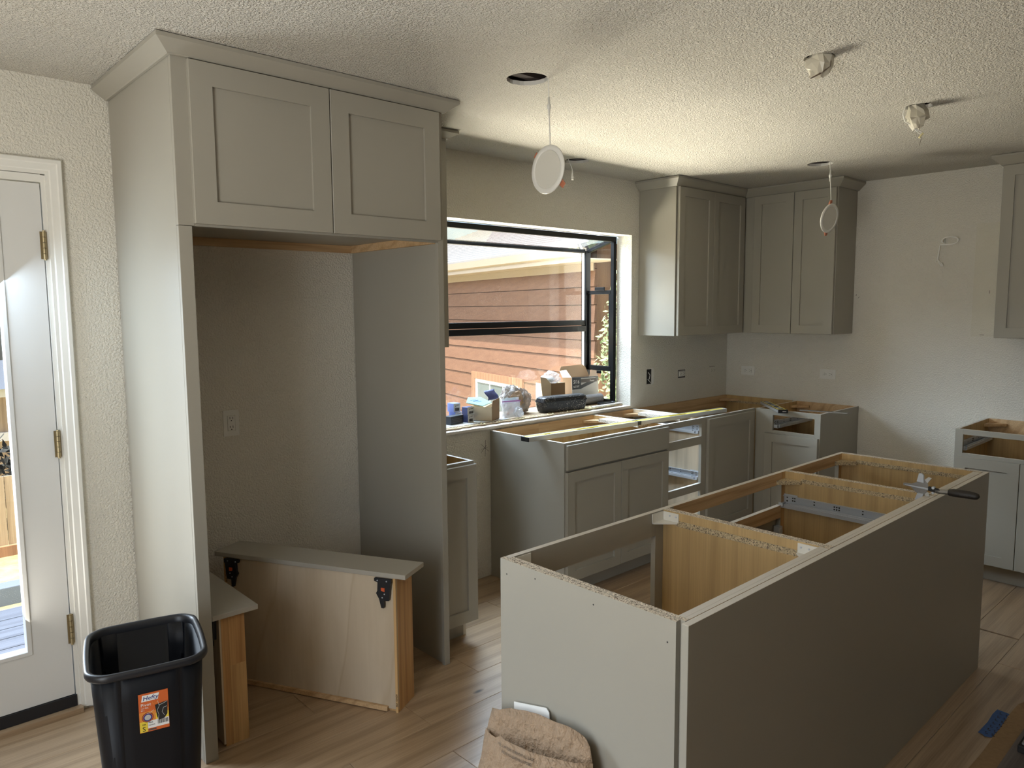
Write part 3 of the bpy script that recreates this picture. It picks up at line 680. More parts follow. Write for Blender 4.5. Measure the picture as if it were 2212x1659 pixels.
# ---------------------------------------------------------------- wall cabinets
ZU0 = 1.394; ZU1 = 2.442
path = [(-1.172, -0.003), (-1.172, -0.306), (-0.306, -0.306), (-0.306, -1.004), (-0.003, -1.004)]
ua = thing('corner_wall_cabinet', 'greige two-door wall cabinet just right of the garden window', 'cabinet', (-1.172, -0.306, ZU0), 'wall cabinets under the ceiling')
f = FA(-1.172, -0.306)
fbox('cabinet_box', M_CAB, ua, f, 0, 0.866 + 0.29, ZU0, ZU1, -0.303, 0, 0.001)
shaker(ua, f, 0.01, 0.424, ZU0 + 0.002, 2.387, 0.006, r=0.06); shaker(ua, f, 0.427, 0.836, ZU0 + 0.002, 2.387, 0.006, r=0.06)
crown(ua, path, 2.389, 2.4465, 0.054, (0, 2), side=1)
ub = thing('side_wall_cabinet', 'greige two-door wall cabinet on right wall meeting the corner', 'cabinet', (-0.306, -0.33, ZU0), 'wall cabinets under the ceiling')
f = FB(-0.3085, -0.306)
fbox('cabinet_box', M_CAB, ub, f, 0, 0.6955, ZU0, ZU1, -0.303, 0, 0.001)
shaker(ub, f, 0.088, 0.392, ZU0 + 0.002, 2.387, 0.002, r=0.06); shaker(ub, f, 0.396, 0.690, ZU0 + 0.002, 2.387, 0.002, r=0.06)
crown(ub, path, 2.389, 2.4465, 0.054, (2, 4), side=1)
ur = thing('far_wall_cabinet', 'greige wall cabinet cut by the right edge above two-door base', 'cabinet', (-0.306, -1.955, ZU0), 'wall cabinets under the ceiling')
f = FB(-1.958, -0.306)
fbox('cabinet_box', M_CAB, ur, f, 0, 0.6, ZU0, ZU1, -0.303, 0, 0.001); shaker(ur, f, 0.002, 0.298, ZU0 + 0.002, 2.387, 0.002, r=0.06); shaker(ur, f, 0.301, 0.598, ZU0 + 0.002, 2.387, 0.002, r=0.06)
crown(ur, [(-0.003, -1.958), (-0.306, -1.958), (-0.306, -2.558), (-0.003, -2.558)], 2.389, 2.4465, 0.054, side=1)

# ================================================================ ISLAND
IX0, IX1, IY0, IY1 = -4.003, -1.762, -2.341, -1.708
def FI(x, y=IY1): return Fr((x, y, 0), (1, 0, 0), (0, 0, 1), (0, 1, 0))
ID = 0.612
def island_cab(name, label, xa, xb, kind):
    f = FI(xa); w = xb - xa
    t = thing(name, label, 'cabinet', (xa, IY1, 0), 'island cabinet units')
    # side panels: raw chipboard top edge
    for u, inner in ((0, 1), (w - PS, 0)):
        fbox('side_panel', [M_MAPLE, M_CHIP, M_CAB], t, f, u, u + PS, 0.0, 0.876, -ID, -0.0195, fm={3: 1, 4: 2, 5: 2, (0 if inner else 1): 2})
    fbox('back_panel', [M_MAPLE, M_EDGE], t, f, PS + 0.0005, w - PS - 0.0005, 0.11, 0.8755, -ID, -ID + 0.012, fm={3: 1})
    fbox('back_rail', M_EDGE, t, f, PS + 0.0005, w - PS - 0.0005, 0.80, 0.8755, -ID + 0.0125, -ID + 0.030)
    if kind != 'open': fbox('bottom_panel', M_MAPLE, t, f, PS, w - PS, 0.10, 0.114, -ID + 0.013, -0.02)
    else: fbox('bottom_panel', M_OAK, t, f, PS, w - PS, 0.10, 0.114, -ID + 0.013, -0.02)
    st = 0.06 if kind == 'open' else 0.045
    face(t, f, 0, 0.045, 0.112, 0.876, 'stile', M_CAB); face(t, f, w - st, w, 0.112, 0.876, 'stile', M_CAB if kind == 'open' else M_PINEZ2)
    top0 = 0.79 if kind == 'open' else 0.825
    face(t, f, 0.0455, w - st - 0.0005, top0, 0.876, 'rail', M_CAB if kind == 'open' else M_PINE)
    if kind != 'open':
        face(t, f, 0.0455, w - st - 0.0005, 0.675, 0.73, 'rail', M_PINE); face(t, f, 0.0455, w - st - 0.0005, 0.112, 0.14, 'rail', M_PINE)
        shaker(t, f, 0.006, w / 2 - 0.0015, 0.113, 0.70, 0.002); shaker(t, f, w / 2 + 0.0015, w - 0.006, 0.113, 0.70, 0.002)
        hb = MB(); hb.box(f, w - st - 0.028, w - st - 0.001, 0.60, 0.64, -0.03, -0.004); hb.cyl(f.p(w - st - 0.02, 0.62, -0.034), f.p(w - st - 0.02, 0.62, -0.03), 0.014, 12); hb.build('hinge', M_STEEL, t)
    fbox('toe_kick', M_CAB, t, f, PS, w - PS, 0.002, 0.10, -0.09, -0.076)
    return t, f, w
ic1, f, w = island_cab('island_cabinet', 'open-topped island cabinet nearest the brown bag, without doors', -3.985, -3.2325, 'open')
fbox('cleat', M_CHIPD, ic1, f, w - PS - 0.003, w - PS - 0.0003, 0.828, 0.848, -0.56, -0.07, label='raw chipboard groove near the panel top')
def wbracket(t, f, u, n, su, sn, z=0.838):
    b = MB(); L = 0.066
    b.box(f, min(u, u + su * 0.003), max(u, u + su * 0.003), z, z + 0.034, min(n, n + sn * L), max(n, n + sn * L)); b.box(f, min(u, u + su * L), max(u, u + su * L), z, z + 0.034, min(n, n + sn * 0.003), max(n, n + sn * 0.003))
    b.prism(Fr(f.p(u, z, n), f.u, f.n, f.v), [(0, 0), (su * L, 0), (su * L, sn * 0.01), (su * 0.01, sn * L), (0, sn * L)], 0.0, 0.004)
    o = b.build('corner_bracket', M_CLIPW, t, label='white plastic corner bracket')
    s = MB()
    for k in (0.03, 0.055): s.cyl(f.p(u + su * 0.003, z + 0.022, n + sn * k), f.p(u + su * 0.005, z + 0.022, n + sn * k), 0.003, 8)
    s.build('screw', M_STEEL, o)
wbracket(ic1, f, PS + 0.0005, -0.0197, 1, -1); wbracket(ic1, f, w - PS - 0.0005, -0.0197, -1, -1); wbracket(ic1, f, w - PS - 0.0005, -ID + 0.0305, -1, 1); wbracket(ic1, f, PS + 0.0005, -ID + 0.0305, 1, 1)
ic2, f, w = island_cab('island_cabinet', 'middle island cabinet with a metal drawer runner on its inner wall', -3.2315, -2.3465, 'drawer')
slide(ic2, f, w - PS, 0.722, -0.004, -0.55, -1); slide(ic2, f, PS, 0.722, -0.004, -0.55, 1)
fbox('cleat', M_CHIPD, ic2, f, w - PS - 0.003, w - PS - 0.0003, 0.836, 0.853, -0.57, -0.09); cblock(ic2, f, w - PS - 0.0005, 0.83, -0.0197, -1, -1, s=0.075)
ic3, f, w = island_cab('island_cabinet', 'far end island cabinet below the miter shears, empty drawer bay', -2.3455, -1.781, 'drawer')
fbox('cleat', M_CHIPD, ic3, f, w - PS - 0.003, w - PS - 0.0003, 0.836, 0.853, -0.565, -0.09); cblock(ic3, f, w - PS - 0.0005, 0.83, -0.0197, -1, -1, s=0.075)
fbox('groove_plug', M_EDGE, ic3, f, w - PS - 0.02, w - PS - 0.0005, 0.836, 0.853, -0.585, -0.567)
ep = fbox('island_end_panel', [M_CAB, M_CHIP], None, WORLD, IX0, -3.9865, -2.308, IY1 + 0.0, 0.0, 0.876, fm={5: 1})
tag(ep, 'greige end panel of the island facing the fridge, brown bag leaning on it', 'panel')
nh = MB()
for y, z in ((-1.735, 0.835), (-1.85, 0.852), (-2.06, 0.842), (-2.285, 0.82), (-2.285, 0.40), (-1.735, 0.42)): nh.cyl((IX0 - 0.0004, y, z), (IX0 + 0.001, y, z), 0.0022, 8)
nh.build('nail_hole', M_BLACKM, ep)
bp = MB().w(IX0, IX1, IY0, IY0 + 0.019, 0.0, 0.876, 0, {5: 1}).build('island_back_panel', [M_CAB, M_EDGE], None, bevel=0.001)
tag(bp, 'long greige back panel of the island facing the foreground floor', 'panel')
fep = MB().w(-1.7795, IX1, IY0 + 0.0195, IY1, 0.0, 0.876, 0, {5: 1}).build('island_far_panel', [M_CAB, M_EDGE], None, bevel=0.001)
tag(fep, 'greige end panel closing the far end of the island', 'panel')

# ================================================================ LOOSE DRAWERS IN THE NICHE
def drawer(name, label, O, a, b, La, Lb, Hb, sa0, sa1, sb0, sb1, clips=True):
    """a: along the drawer width, b: depth away from the plywood underside; stands on its back, front slab on top"""
    t = thing(name, label, 'drawer', O, 'loose drawers in the fridge niche')
    f = Fr(O, a, (0, 0, 1), -Vector(b))                     # n points out of the plywood underside
    tk = 0.013
    fbox('bottom_panel', M_PLY, t, f, 0.0, La, 0.012, Hb, -0.007, -0.001)
    fbox('edge_band', M_PINEZ2, t, f, 0.0, 0.011, 0.0, Hb, -0.0005, 0.003); fbox('edge_band', M_PINEZ2, t, f, La - 0.011, La, 0.0, Hb, -0.0005, 0.003)
    fbox('side_panel', M_PINEZ, t, f, 0.0, tk, 0.0, Hb, -Lb, -0.0075, 0.001); fbox('side_panel', M_PINEZ, t, f, La - tk, La, 0.0, Hb, -Lb, -0.0075, 0.001)
    fbox('back_board', M_PINEZ2, t, f, tk, La - tk, 0.0, 0.011, -Lb, -0.0075); fbox('front_board', M_PINEZ2, t, f, tk, La - tk, Hb - 0.013, Hb, -Lb, -0.0075)
    fbox('batten', M_PINE, t, f, 0.045, La - 0.03, 0.004, 0.022, 0.0, 0.011)
    fbox('drawer_front', M_SLAB, t, f, sa0, sa1, Hb + 0.0005, Hb + 0.0195, -sb1, -sb0, 0.002)
    if clips:
        for u, sx in ((0.012, 1), (La - 0.012, -1)):
            poly = [(0, 0.0), (0.075, 0.0), (0.075, -0.012), (0.060, -0.016), (0.062, -0.05), (0.068, -0.06), (0.055, -0.082), (0.046, -0.118), (0.034, -0.118), (0.034, -0.088), (0.012, -0.086), (0.004, -0.02), (0, -0.015)]
            c = MB().prism(Fr(f.p(u, Hb - 0.002, 0.0035), f.u * sx, f.v, f.n), poly, 0, 0.012); c.build('locking_clip', M_BLACK, t, 0.001, label='black plastic runner clip')
            k = t.children[-1]
            MB().prism(Fr(f.p(u, Hb - 0.002, 0.0157), f.u * sx, f.v, f.n), [(0.028, -0.035), (0.043, -0.035), (0.043, -0.047), (0.028, -0.05)], 0, 0.003).build('release_lever', M_RED, k)
            s = MB()
            for q in ((0.02, -0.008), (0.06, -0.008), (0.04, -0.075), (0.03, -0.06)): s.cyl(f.p(u + sx * q[0], Hb - 0.002 + q[1], 0.0155), f.p(u + sx * q[0], Hb - 0.002 + q[1], 0.0168), 0.0028, 8)
            s.build('screw', M_STEEL, k)
    return t, f
ang = Vector((-0.47, 0.883, 0)).normalized(); bd = Vector((0.883, 0.47, 0)).normalized()
dr1, f1 = drawer('loose_drawer', 'wide loose drawer standing on end in fridge niche, plywood underside showing', (-3.828, -0.897, 0), ang, bd, 0.818, 0.135, 0.548, -0.045, 0.862, -0.006, 0.155)
lettering('EPS 120424', Fr(f1.p(0.0095, 0.025, 0.0032), f1.v, -f1.u, f1.n), 0.011, M_INK, dr1)
lettering('120424', Fr(f1.p(0.77, 0.007, 0.0112), -f1.u, f1.v, f1.n), 0.011, M_INK, dr1)
lettering('EPS 120424', Fr(f1.p(0.81, 0.44, 0.0032), f1.v, -f1.u, f1.n), 0.011, M_INK, dr1)
dr2 = thing('loose_drawer', 'small loose drawer standing on end against left niche panel, pine side outward', 'drawer', (-4.415, -0.655, 0), 'loose drawers in the fridge niche')
fd = Fr((-4.415, -0.655, 0), (1, 0, 0), (0, 0, 1), (0, -1, 0))
HB = 0.489
fbox('side_panel', M_PINEZ, dr2, fd, 0.0, 0.027, 0.0, HB, -0.013, 0.0); fbox('side_panel', M_PINEZ, dr2, fd, 0.0275, 0.086, 0.30, HB, -0.013, 0.0); fbox('side_panel', M_PINEZ2, dr2, fd, 0.0275, 0.086, 0.0, 0.2997, -0.013, 0.0)
fbox('side_panel', M_PINEZ, dr2, fd, 0.0, 0.086, 0.0, HB, -0.47, -0.457)
fbox('bottom_panel', M_PLY, dr2, fd, -0.007, -0.0005, 0.01, HB, -0.47, 0.0); fbox('back_board', M_PINEZ2, dr2, fd, 0.0005, 0.086, 0.0, 0.012, -0.456, -0.0135); fbox('front_board', M_PINEZ2, dr2, fd, 0.0005, 0.086, HB - 0.013, HB, -0.456, -0.0135)
fbox('drawer_front', M_SLAB, dr2, fd, -0.036, 0.132, HB + 0.0005, HB + 0.0195, -0.49, 0.018, 0.002)
MB().prism(Fr(fd.p(-0.0075, HB - 0.002, -0.02), fd.n * -1, fd.v, fd.u * -1), [(0, 0), (0.075, 0), (0.06, -0.05), (0.046, -0.118), (0.034, -0.118), (0.03, -0.088), (0.008, -0.086)], 0, 0.012).build('locking_clip', M_BLACK, dr2, label='black plastic runner clip')

# ================================================================ TRASH CAN
TC = Vector((-4.757, -0.985, 0)); th = math.radians(-13); tu = Vector((math.cos(th), math.sin(th), 0)); tv = Vector((-math.sin(th), math.cos(th), 0))
tr = thing('trash_can', 'tall black plastic trash can in front of the fridge surround', 'trash can', TC)
def rrect(hx, hy, r, z, bulge=0.0, ridge=0.0, n=8):
    pts = []
    for cx, cy, a0 in ((hx - r, hy - r, 0), (-hx + r, hy - r, 90), (-hx + r, -hy + r, 180), (hx - r, -hy + r, 270)):
        for i in range(n + 1):
            a = math.radians(a0 + 90 * i / n); pts.append([cx + r * math.cos(a), cy + r * math.sin(a)])
    out = []
    for i in range(len(pts)):
        p, q = pts[i], pts[(i + 1) % len(pts)]
        out.append(p); L = math.hypot(q[0] - p[0], q[1] - p[1])
        if L > hx * 0.4:
            for k in range(1, 12): out.append([p[0] + (q[0] - p[0]) * k / 12, p[1] + (q[1] - p[1]) * k / 12])
    res = []
    for x, y in out:
        by = 1 + bulge * max(0, 1 - (x / hx) ** 2); bx = 1 + bulge * max(0, 1 - (y / hy) ** 2)
        x2, y2 = x * bx, y * by
        if ridge and abs(x2) > hx * 0.52 and abs(y2) > hy * 0.6: y2 -= math.copysign(ridge, y2)
        res.append(TC + tu * x2 + tv * y2 + Vector((0, 0, z)))
    return res
rings = [rrect(0.108, 0.128, 0.03, 0.001, .03)]
for q in range(1, 9): s = q / 8; rings.append(rrect(0.108 + 0.031 * s, 0.128 + 0.033 * s, 0.03 + 0.018 * s, 0.60 * s, .045, .004))
rim_r = [rrect(0.1395, 0.1615, 0.0485, 0.601, .045), rrect(0.149, 0.171, 0.055, 0.600, .045), rrect(0.152, 0.174, 0.057, 0.606, .045), rrect(0.152, 0.174, 0.057, 0.615, .045), rrect(0.149, 0.171, 0.055, 0.621, .045), rrect(0.143, 0.165, 0.051, 0.622, .045), rrect(0.137, 0.159, 0.047, 0.617, .045)]
rings += [rrect(0.1365, 0.1585, 0.047, 0.600, .045), rrect(0.105, 0.125, 0.03, 0.006, .03)]
MB().loft(rings, 0, False, True).build('can_body', M_CANB, tr, smooth=True)
rim_r += [rrect(0.1362, 0.1582, 0.0468, 0.598, .045)]
MB().loft(rim_r, 0, False, False).build('rim', M_BLACK, tr, smooth=True)
sl_n = (0.033 / 0.60)
vdir = (Vector((0, 0, 1)) - tv * sl_n).normalized(); ndir = -(tv + Vector((0, 0, sl_n))).normalized()
zc = 0.488; fy = (0.128 + 0.033 * zc / 0.6) * 1.046
LF = Fr(TC + tu * 0.006 - tv * (fy + 0.0012) + Vector((0, 0, zc)), tu, vdir, ndir)
st = fbox('product_label', M_ORANGE, tr, LF, -0.037, 0.037, -0.058, 0.056, -0.001, 0.0003, label='orange and yellow printed product label')
def lab(m, u0, u1, v0, v1, n=0.0006, nm='printed_area'): return MB().box(LF, u0, u1, v0, v1, 0.0002, n).build(nm, m, st)
lab(M_ORANGEL, -0.0365, 0.0365, -0.026, 0.002); lab(M_YPRINT, 0.004, 0.0365, -0.026, -0.008, 0.0008); lab(M_YPRINT, -0.0365, -0.017, -0.057, -0.026); lab(M_INKW, -0.0165, 0.0365, -0.0485, -0.0265); lab(M_INKG, -0.0155, 0.004, -0.0555, -0.051, 0.0007)
MB().prism(LF, [(-0.030, 0.033), (0.011, 0.033), (0.015, 0.051), (-0.027, 0.051)], 0.0002, 0.0007).build('printed_area', M_INKW, st)
lettering('Hefty', LF.at(-0.027, 0.0365, 0.0006), 0.0175, M_INKB, st, shear=0.2)
lettering('Pivot', LF.at(-0.032, 0.019, 0.0004), 0.0125, M_INKW, st); lettering('Lid', LF.at(-0.003, 0.020, 0.0004), 0.0125, M_ORANGEL, st); lettering('13.3 GAL', LF.at(-0.032, 0.012, 0.0004), 0.005, M_INKW, st); lettering('50 L', LF.at(-0.032, 0.006, 0.0004), 0.005, M_INKW, st)
lettering('S', LF.at(-0.031, -0.054, 0.0007), 0.019, M_INK, st); lettering('SIZE', LF.at(-0.0305, -0.036, 0.0007), 0.005, M_INK, st)
MB().prism(LF, [(0.003, 0.017), (0.035, 0.022), (0.033, -0.017), (0.025, -0.028), (0.011, -0.030), (0.007, -0.018)], 0.0004, 0.001).build('printed_area', M_BLACKM, st)
cr = MB()
for seg in (((0.010, 0.028), (0.014, 0.012), (0.008, 0.0), (0.012, -0.014), (0.009, -0.03), (0.010, -0.045)), ((0.012, 0.014), (0.022, 0.016), (0.034, 0.021)), ((0.024, 0.004), (0.02, -0.008), (0.026, -0.02)), ((0.024, 0.004), (0.032, 0.006)), ((0.0, 0.004), (-0.008, -0.002), (-0.018, -0.003))):
    cr.tube([LF.p(a, b, 0.0012) for a, b in seg], 0.0004, 4)
cr.build('crease', M_INKW, st)
sealc = lambda r, n0, m: MB().prism(LF, [(-0.016 + r * math.cos(i * 0.314), -0.015 + r * math.sin(i * 0.314)) for i in range(20)], 0.0004, n0).build('seal', m, st)
sealc(0.0145, 0.0008, M_INK); sealc(0.0132, 0.001, M_ORANGE); sealc(0.0115, 0.0012, M_INKB); sealc(0.008, 0.0014, M_GREYC)
bc = MB(); random.seed(4); xx = 0.008
while xx < 0.034:
    wd = random.choice((0.0006, 0.0011, 0.0018)); bc.box(LF, xx, xx + wd, -0.041, -0.029, 0.0005, 0.0009); xx += wd + random.choice((0.0007, 0.0012))
bc.build('barcode', M_INK, st)
lettering('70062', LF.at(-0.015, -0.033, 0.0005), 0.0045, M_INK, st); lettering('INDOOR', LF.at(-0.015, -0.0405, 0.0005), 0.004, M_INKG, st)

# ================================================================ PAPER BAG
pb = thing('paper_mailer_bag', 'brown paper mailer bag with torn flap leaning on the island end panel', 'bag', (-4.10, -1.93, 0))
def bagx(z, off=0.0): return -4.0125 - 0.15 * (1 - min(z, 0.5) / 0.5) - off
def sheet(name, m, prof, x_of, nz=10, thick=0.0012, wob=0.006, seed=1, zb=0.001):
    """prof: list of (y, ztop); sheet from floor to ztop"""
    mb = MB(); k = len(prof); g = []
    for side in (0, 1):
        for i, (y, zt) in enumerate(prof):
            for j in range(nz + 1):
                z = zb + (zt - zb) * j / nz
                wv = wob * noise.noise(Vector((y * 11 + seed * 7, z * 9, seed)))
                yy = y - 0.035 * (1 - z / 0.5) * (1 if i == 0 else 0) - 0.012 * math.sin(z * 14 + i)
                g.append(Vector((x_of(z, y) - max(0, wv + wob * 0.5) * (1 if j else 0) - side * thick, yy, z)))
    st = nz + 1; N = k * st; fs = []
    for i in range(k - 1):
        for j in range(nz):
            a = i * st + j
            fs.append((a, a + st, a + st + 1, a + 1)); fs.append((N + a, N + a + 1, N + a + st + 1, N + a + st))
    for i in range(k - 1):
        a = i * st; fs.append((a, N + a, N + a + st, a + st)); b = i * st + nz; fs.append((b, b + st, N + b + st, N + b))
    for j in range(nz):
        fs.append((j, j + 1, N + j + 1, N + j)); a = (k - 1) * st + j; fs.append((a, N + a, N + a + 1, a + 1))
    mb.add(g, fs); return mb.build(name, m, pb, smooth=True)
backp = [(-1.712, 0.443), (-1.735, 0.449), (-1.77, 0.466), (-1.81, 0.472), (-1.85, 0.482), (-1.90, 0.493), (-1.95, 0.497), (-1.99, 0.505), (-2.03, 0.503), (-2.065, 0.499), (-2.09, 0.484), (-2.104, 0.455), (-2.108, 0.43)]
sheet('back_sheet', M_KRAFT, backp, lambda z, y: bagx(z, 0.012), 14, wob=0.007, seed=2)
frontp = [(-1.715, 0.392), (-1.735, 0.393), (-1.765, 0.398), (-1.793, 0.414), (-1.83, 0.417), (-1.88, 0.424), (-1.94, 0.433), (-2.0, 0.443), (-2.05, 0.451), (-2.085, 0.457), (-2.107, 0.455)]
def fx(z, y):
    s = max(0, min(1, (y + 2.107) / 0.392)); return bagx(z, 0.017 + 0.045 * math.sin(math.pi * s) ** 0.7 * min(1, z / 0.12 + 0.3))
sheet('front_sheet', M_KRAFT, frontp, fx, 12, wob=0.008, seed=5)
PR = Fr((-4.2, -1.808, 0.398), (0, -1, 0.135), (0, 0.135, 1), (-1, 0, 0))
lettering('PULL FLAP TIGHT TO REMOVE ALL SLACK', PR.at(0, 0, 0.004), 0.0098, M_INKG, pb, name='print', sx=0.78); lettering('ENSURE NO ADHESIVE IS EXPOSED', PR.at(0.018, -0.013, 0.004), 0.0098, M_INKG, pb, name='print', sx=0.78)
ic = MB()
for k in range(3):
    u = 0.195 + 0.03 * k; q = PR.at(u, -0.028, 0.004)
    P = [(0, 0), (0.014, -0.002), (0.017, 0.024), (0.004, 0.027)] if k < 2 else [(0, 0.004), (0.010, -0.002), (0.018, 0.012), (0.012, 0.022), (0.002, 0.018)]
    ic.tube([q.p(a, b, 0) for a, b in P], 0.0006, 4, 0, True); ic.cyl(q.p(0.001, 0.001, -0.0005), q.p(0.001, 0.001, 0.0006), 0.003, 8); ic.tube([q.p(0.003, 0.014, 0), q.p(0.013, 0.012, 0)], 0.0005, 4)
ic.build('print', M_INKG, pb)
for c in pb.children:
    if c.name.startswith('print'):
        for v in c.data.vertices:
            q = v.co + ROOT[pb.name]; v.co.x = fx(q.z, q.y) - 0.0105 - ROOT[pb.name].x
wpz = MB().prism(Fr((-4.0110, -1.84, 0), (0, -1, 0), (0, 0, 1), (-1, 0, 0)), [(-0.062, 0.25), (0.10, 0.25), (0.072, 0.497), (0.062, 0.506), (-0.03, 0.482), (-0.068, 0.472)], 0.0, 0.002)
tag(wpz.build('paper_sheet', M_SHEET, None), 'white paper folder tucked between the brown bag and island panel', 'paper')

# ================================================================ FOREGROUND RIGHT FLOOR
random.seed(9)
kp = MB(); ed = [(-3.2, -2.50), (-2.75, -2.535), (-2.46, -2.545), (-2.13, -2.541), (-2.02, -2.556), (-1.80, -2.56)]
P = []; zl = 0.0018
n = 24
for i in range(n + 1):
    x = -3.2 + 1.4 * i / n
    for a, b in zip(ed, ed[1:]):
        if a[0] <= x <= b[0] + 1e-6: y = a[1] + (b[1] - a[1]) * (x - a[0]) / (b[0] - a[0]); break
    curl = 0.022 * max(0, 1 - abs(x + 2.04) / 0.09)
    P += [Vector((x, y, zl + curl)), Vector((x, y - 0.02, zl + curl * 0.4)), Vector((x, y - 0.05, zl)), Vector((x, y - 0.35, zl))]
fs = []
for i in range(n):
    for j in range(3): a = i * 4 + j; fs.append((a, a + 4, a + 5, a + 1))
kp.add(P, fs); kpo = kp.build('floor_paper', M_KRAFTF, None); tag(kpo, 'brown kraft floor protection paper with curled edge beside blue tape', 'paper')
so = kpo.modifiers.new('thick', 'SOLIDIFY'); so.thickness = 0.0008
TF = Fr((-2.222, -2.52, 0.0028), (-0.21, -0.02, 0), (0.02, -0.21, 0), (0, 0, 1))
tp = MB().prism(Fr((-2.098, -2.496, 0.0030), (-1, -0.02, 0), (0.02, -1, 0), (0, 0, 1)), [(0, 0.004), (0.05, 0.0), (0.13, 0.002), (0.232, -0.004), (0.235, 0.012), (0.245, 0.02), (0.236, 0.04), (0.15, 0.046), (0.06, 0.045), (0.006, 0.05)], 0, 0.0006)
tpo = tp.build('blue_tape', M_TAPE, None); tag(tpo, 'short strip of blue painters tape on the floor beside the island', 'tape')
tk = MB()
for i in range(7):
    for q in (0.012, 0.033):
        x = -2.118 - 0.031 * i; y = -2.502 - q; tk.w(x - 0.007, x, y - 0.004, y, 0.0036, 0.0039); tk.w(x - 0.016, x - 0.012, y - 0.012, y - 0.002, 0.0036, 0.0039)
tk.build('print', M_INK, tpo)
dp = MB().w(-3.2, -2.12, -2.80, -2.612, 0.0032, 0.018).build('floor_board_offcut', M_DPLANK, None, 0.0015); tag(dp, 'dark brown floor board offcut lying on paper at lower right corner', 'board')
gs = thing('grit_block', 'grey gritty block with black metal rim on dark board, lower right corner', 'block', (-2.27, -2.68, 0.018))
MB().w(-2.40, -2.15, -2.80, -2.635, 0.0185, 0.046).build('rim', M_BLACKM, gs, 0.004); MB().w(-2.39, -2.16, -2.79, -2.645, 0.0463, 0.056).build('slab', M_GRAN, gs, 0.003)

# ================================================================ ELECTRICAL
def receptacle(F, parent, mt=M_WPLAS):
    """decora face centred at F.o, long axis along F.v"""
    fc = fbox('receptacle', mt, parent, F, -0.0165, 0.0165, -0.0335, 0.0335, 0.0, 0.0022 + 0.004, 0.0008)
    s = MB()
    for c in (-0.0195, 0.0195):
        s.box(F, -0.0072, -0.0052, c - 0.001, c + 0.008, 0.0058, 0.0066); s.box(F, 0.0052, 0.0072, c - 0.002, c + 0.008, 0.0058, 0.0066); s.cyl(F.p(0, c - 0.0085, 0.0058), F.p(0, c - 0.0085, 0.0066), 0.0026, 10)
    s.build('slots', M_BLACKM, fc); return fc
def outlet(label, F, plate=True, group='outlets with wall plates'):
    t = thing('wall_outlet', label, 'outlet', F.o, group)
    if plate:
        p = MB()
        for q in ((-0.035, -0.0178, -0.0575, 0.0575), (0.0178, 0.035, -0.0575, 0.0575), (-0.0178, 0.0178, 0.0348, 0.0575), (-0.0178, 0.0178, -0.0575, -0.0348)): p.box(F, *q, 0.0003, 0.005)
        p.build('wall_plate', M_WPLAS, t)
    receptacle(F.at(0, 0, 0.0003), t); return t
outlet('white vertical outlet with wall plate on the back wall of fridge niche', Fr((-4.087, 0, 1.088), (1, 0, 0), (0, 0, 1), (0, -1, 0)))
HB_ = Fr((0, -0.195, 1.084), (0, 0, 1), (0, 1, 0), (-1, 0, 0))
outlet('white horizontal outlet with wall plate on right wall, closer to the corner', Fr((0, -0.195, 1.083), (0, 0, 1), (0, 1, 0), (-1, 0, 0)))
outlet('white horizontal outlet with wall plate on right wall, farther from corner', Fr((0, -0.838, 1.092), (0, 0, 1), (0, 1, 0), (-1, 0, 0)))
def bare(label, x, z, dark):
    F = Fr((x, 0, z), (0, 0, 1), (-1, 0, 0), (0, -1, 0)); t = thing('bare_outlet', label, 'outlet', F.o, 'bare outlets on the window wall')
    MB().box(F, -0.031, 0.029, -0.046, 0.045, 0.0002, 0.0012).build('cutout', M_BLACKM if dark else M_WALL, t)
    m = MB(); m.box(F, -0.0225, 0.0235, -0.041, 0.041, 0.0012, 0.0022)
    m.build('outlet_yoke', M_GREYC if dark else M_WALL, t)
    receptacle(F.at(0, 0, 0.0022), t, M_WPLAS if dark else M_WALL)
    if not dark: MB().box(F, 0.030, 0.033, -0.04, 0.04, 0.0004, 0.001).build('gap', M_BLACKM, t)
bare('bare outlet without plate in dark cutout below the wall cabinet', -0.633, 1.086, True)
bare('painted-over bare outlet on back wall nearest the room corner', -0.214, 1.086, False)
jb = thing('junction_box', 'open electrical box with dangling wires on wall right of garden window', 'electrical box', (-1.02, 0, 1.09))
F = Fr((-1.021, 0, 1.092), (1, 0, 0), (0, 0, 1), (0, -1, 0))
MB().box(F, -0.045, 0.012, -0.055, 0.052, 0.0003, 0.002).build('box_cavity', M_BLACKM, jb)
MB().prism(F, [(0.008, -0.062), (0.034, -0.055), (0.038, 0.04), (0.03, 0.062), (0.008, 0.058)], 0.0003, 0.004).build('box_flange', M_WPLAS, jb)
wr = MB(); wr.tube([F.p(-0.035, -0.02, 0.003), F.p(-0.02, -0.035, 0.008), F.p(0.0, -0.05, 0.006)], 0.0022, 6); wr.tube([F.p(-0.03, 0.03, 0.003), F.p(-0.015, 0.01, 0.008), F.p(-0.02, -0.02, 0.004)], 0.002, 6); wr.build('wire', M_WPLAS, jb)
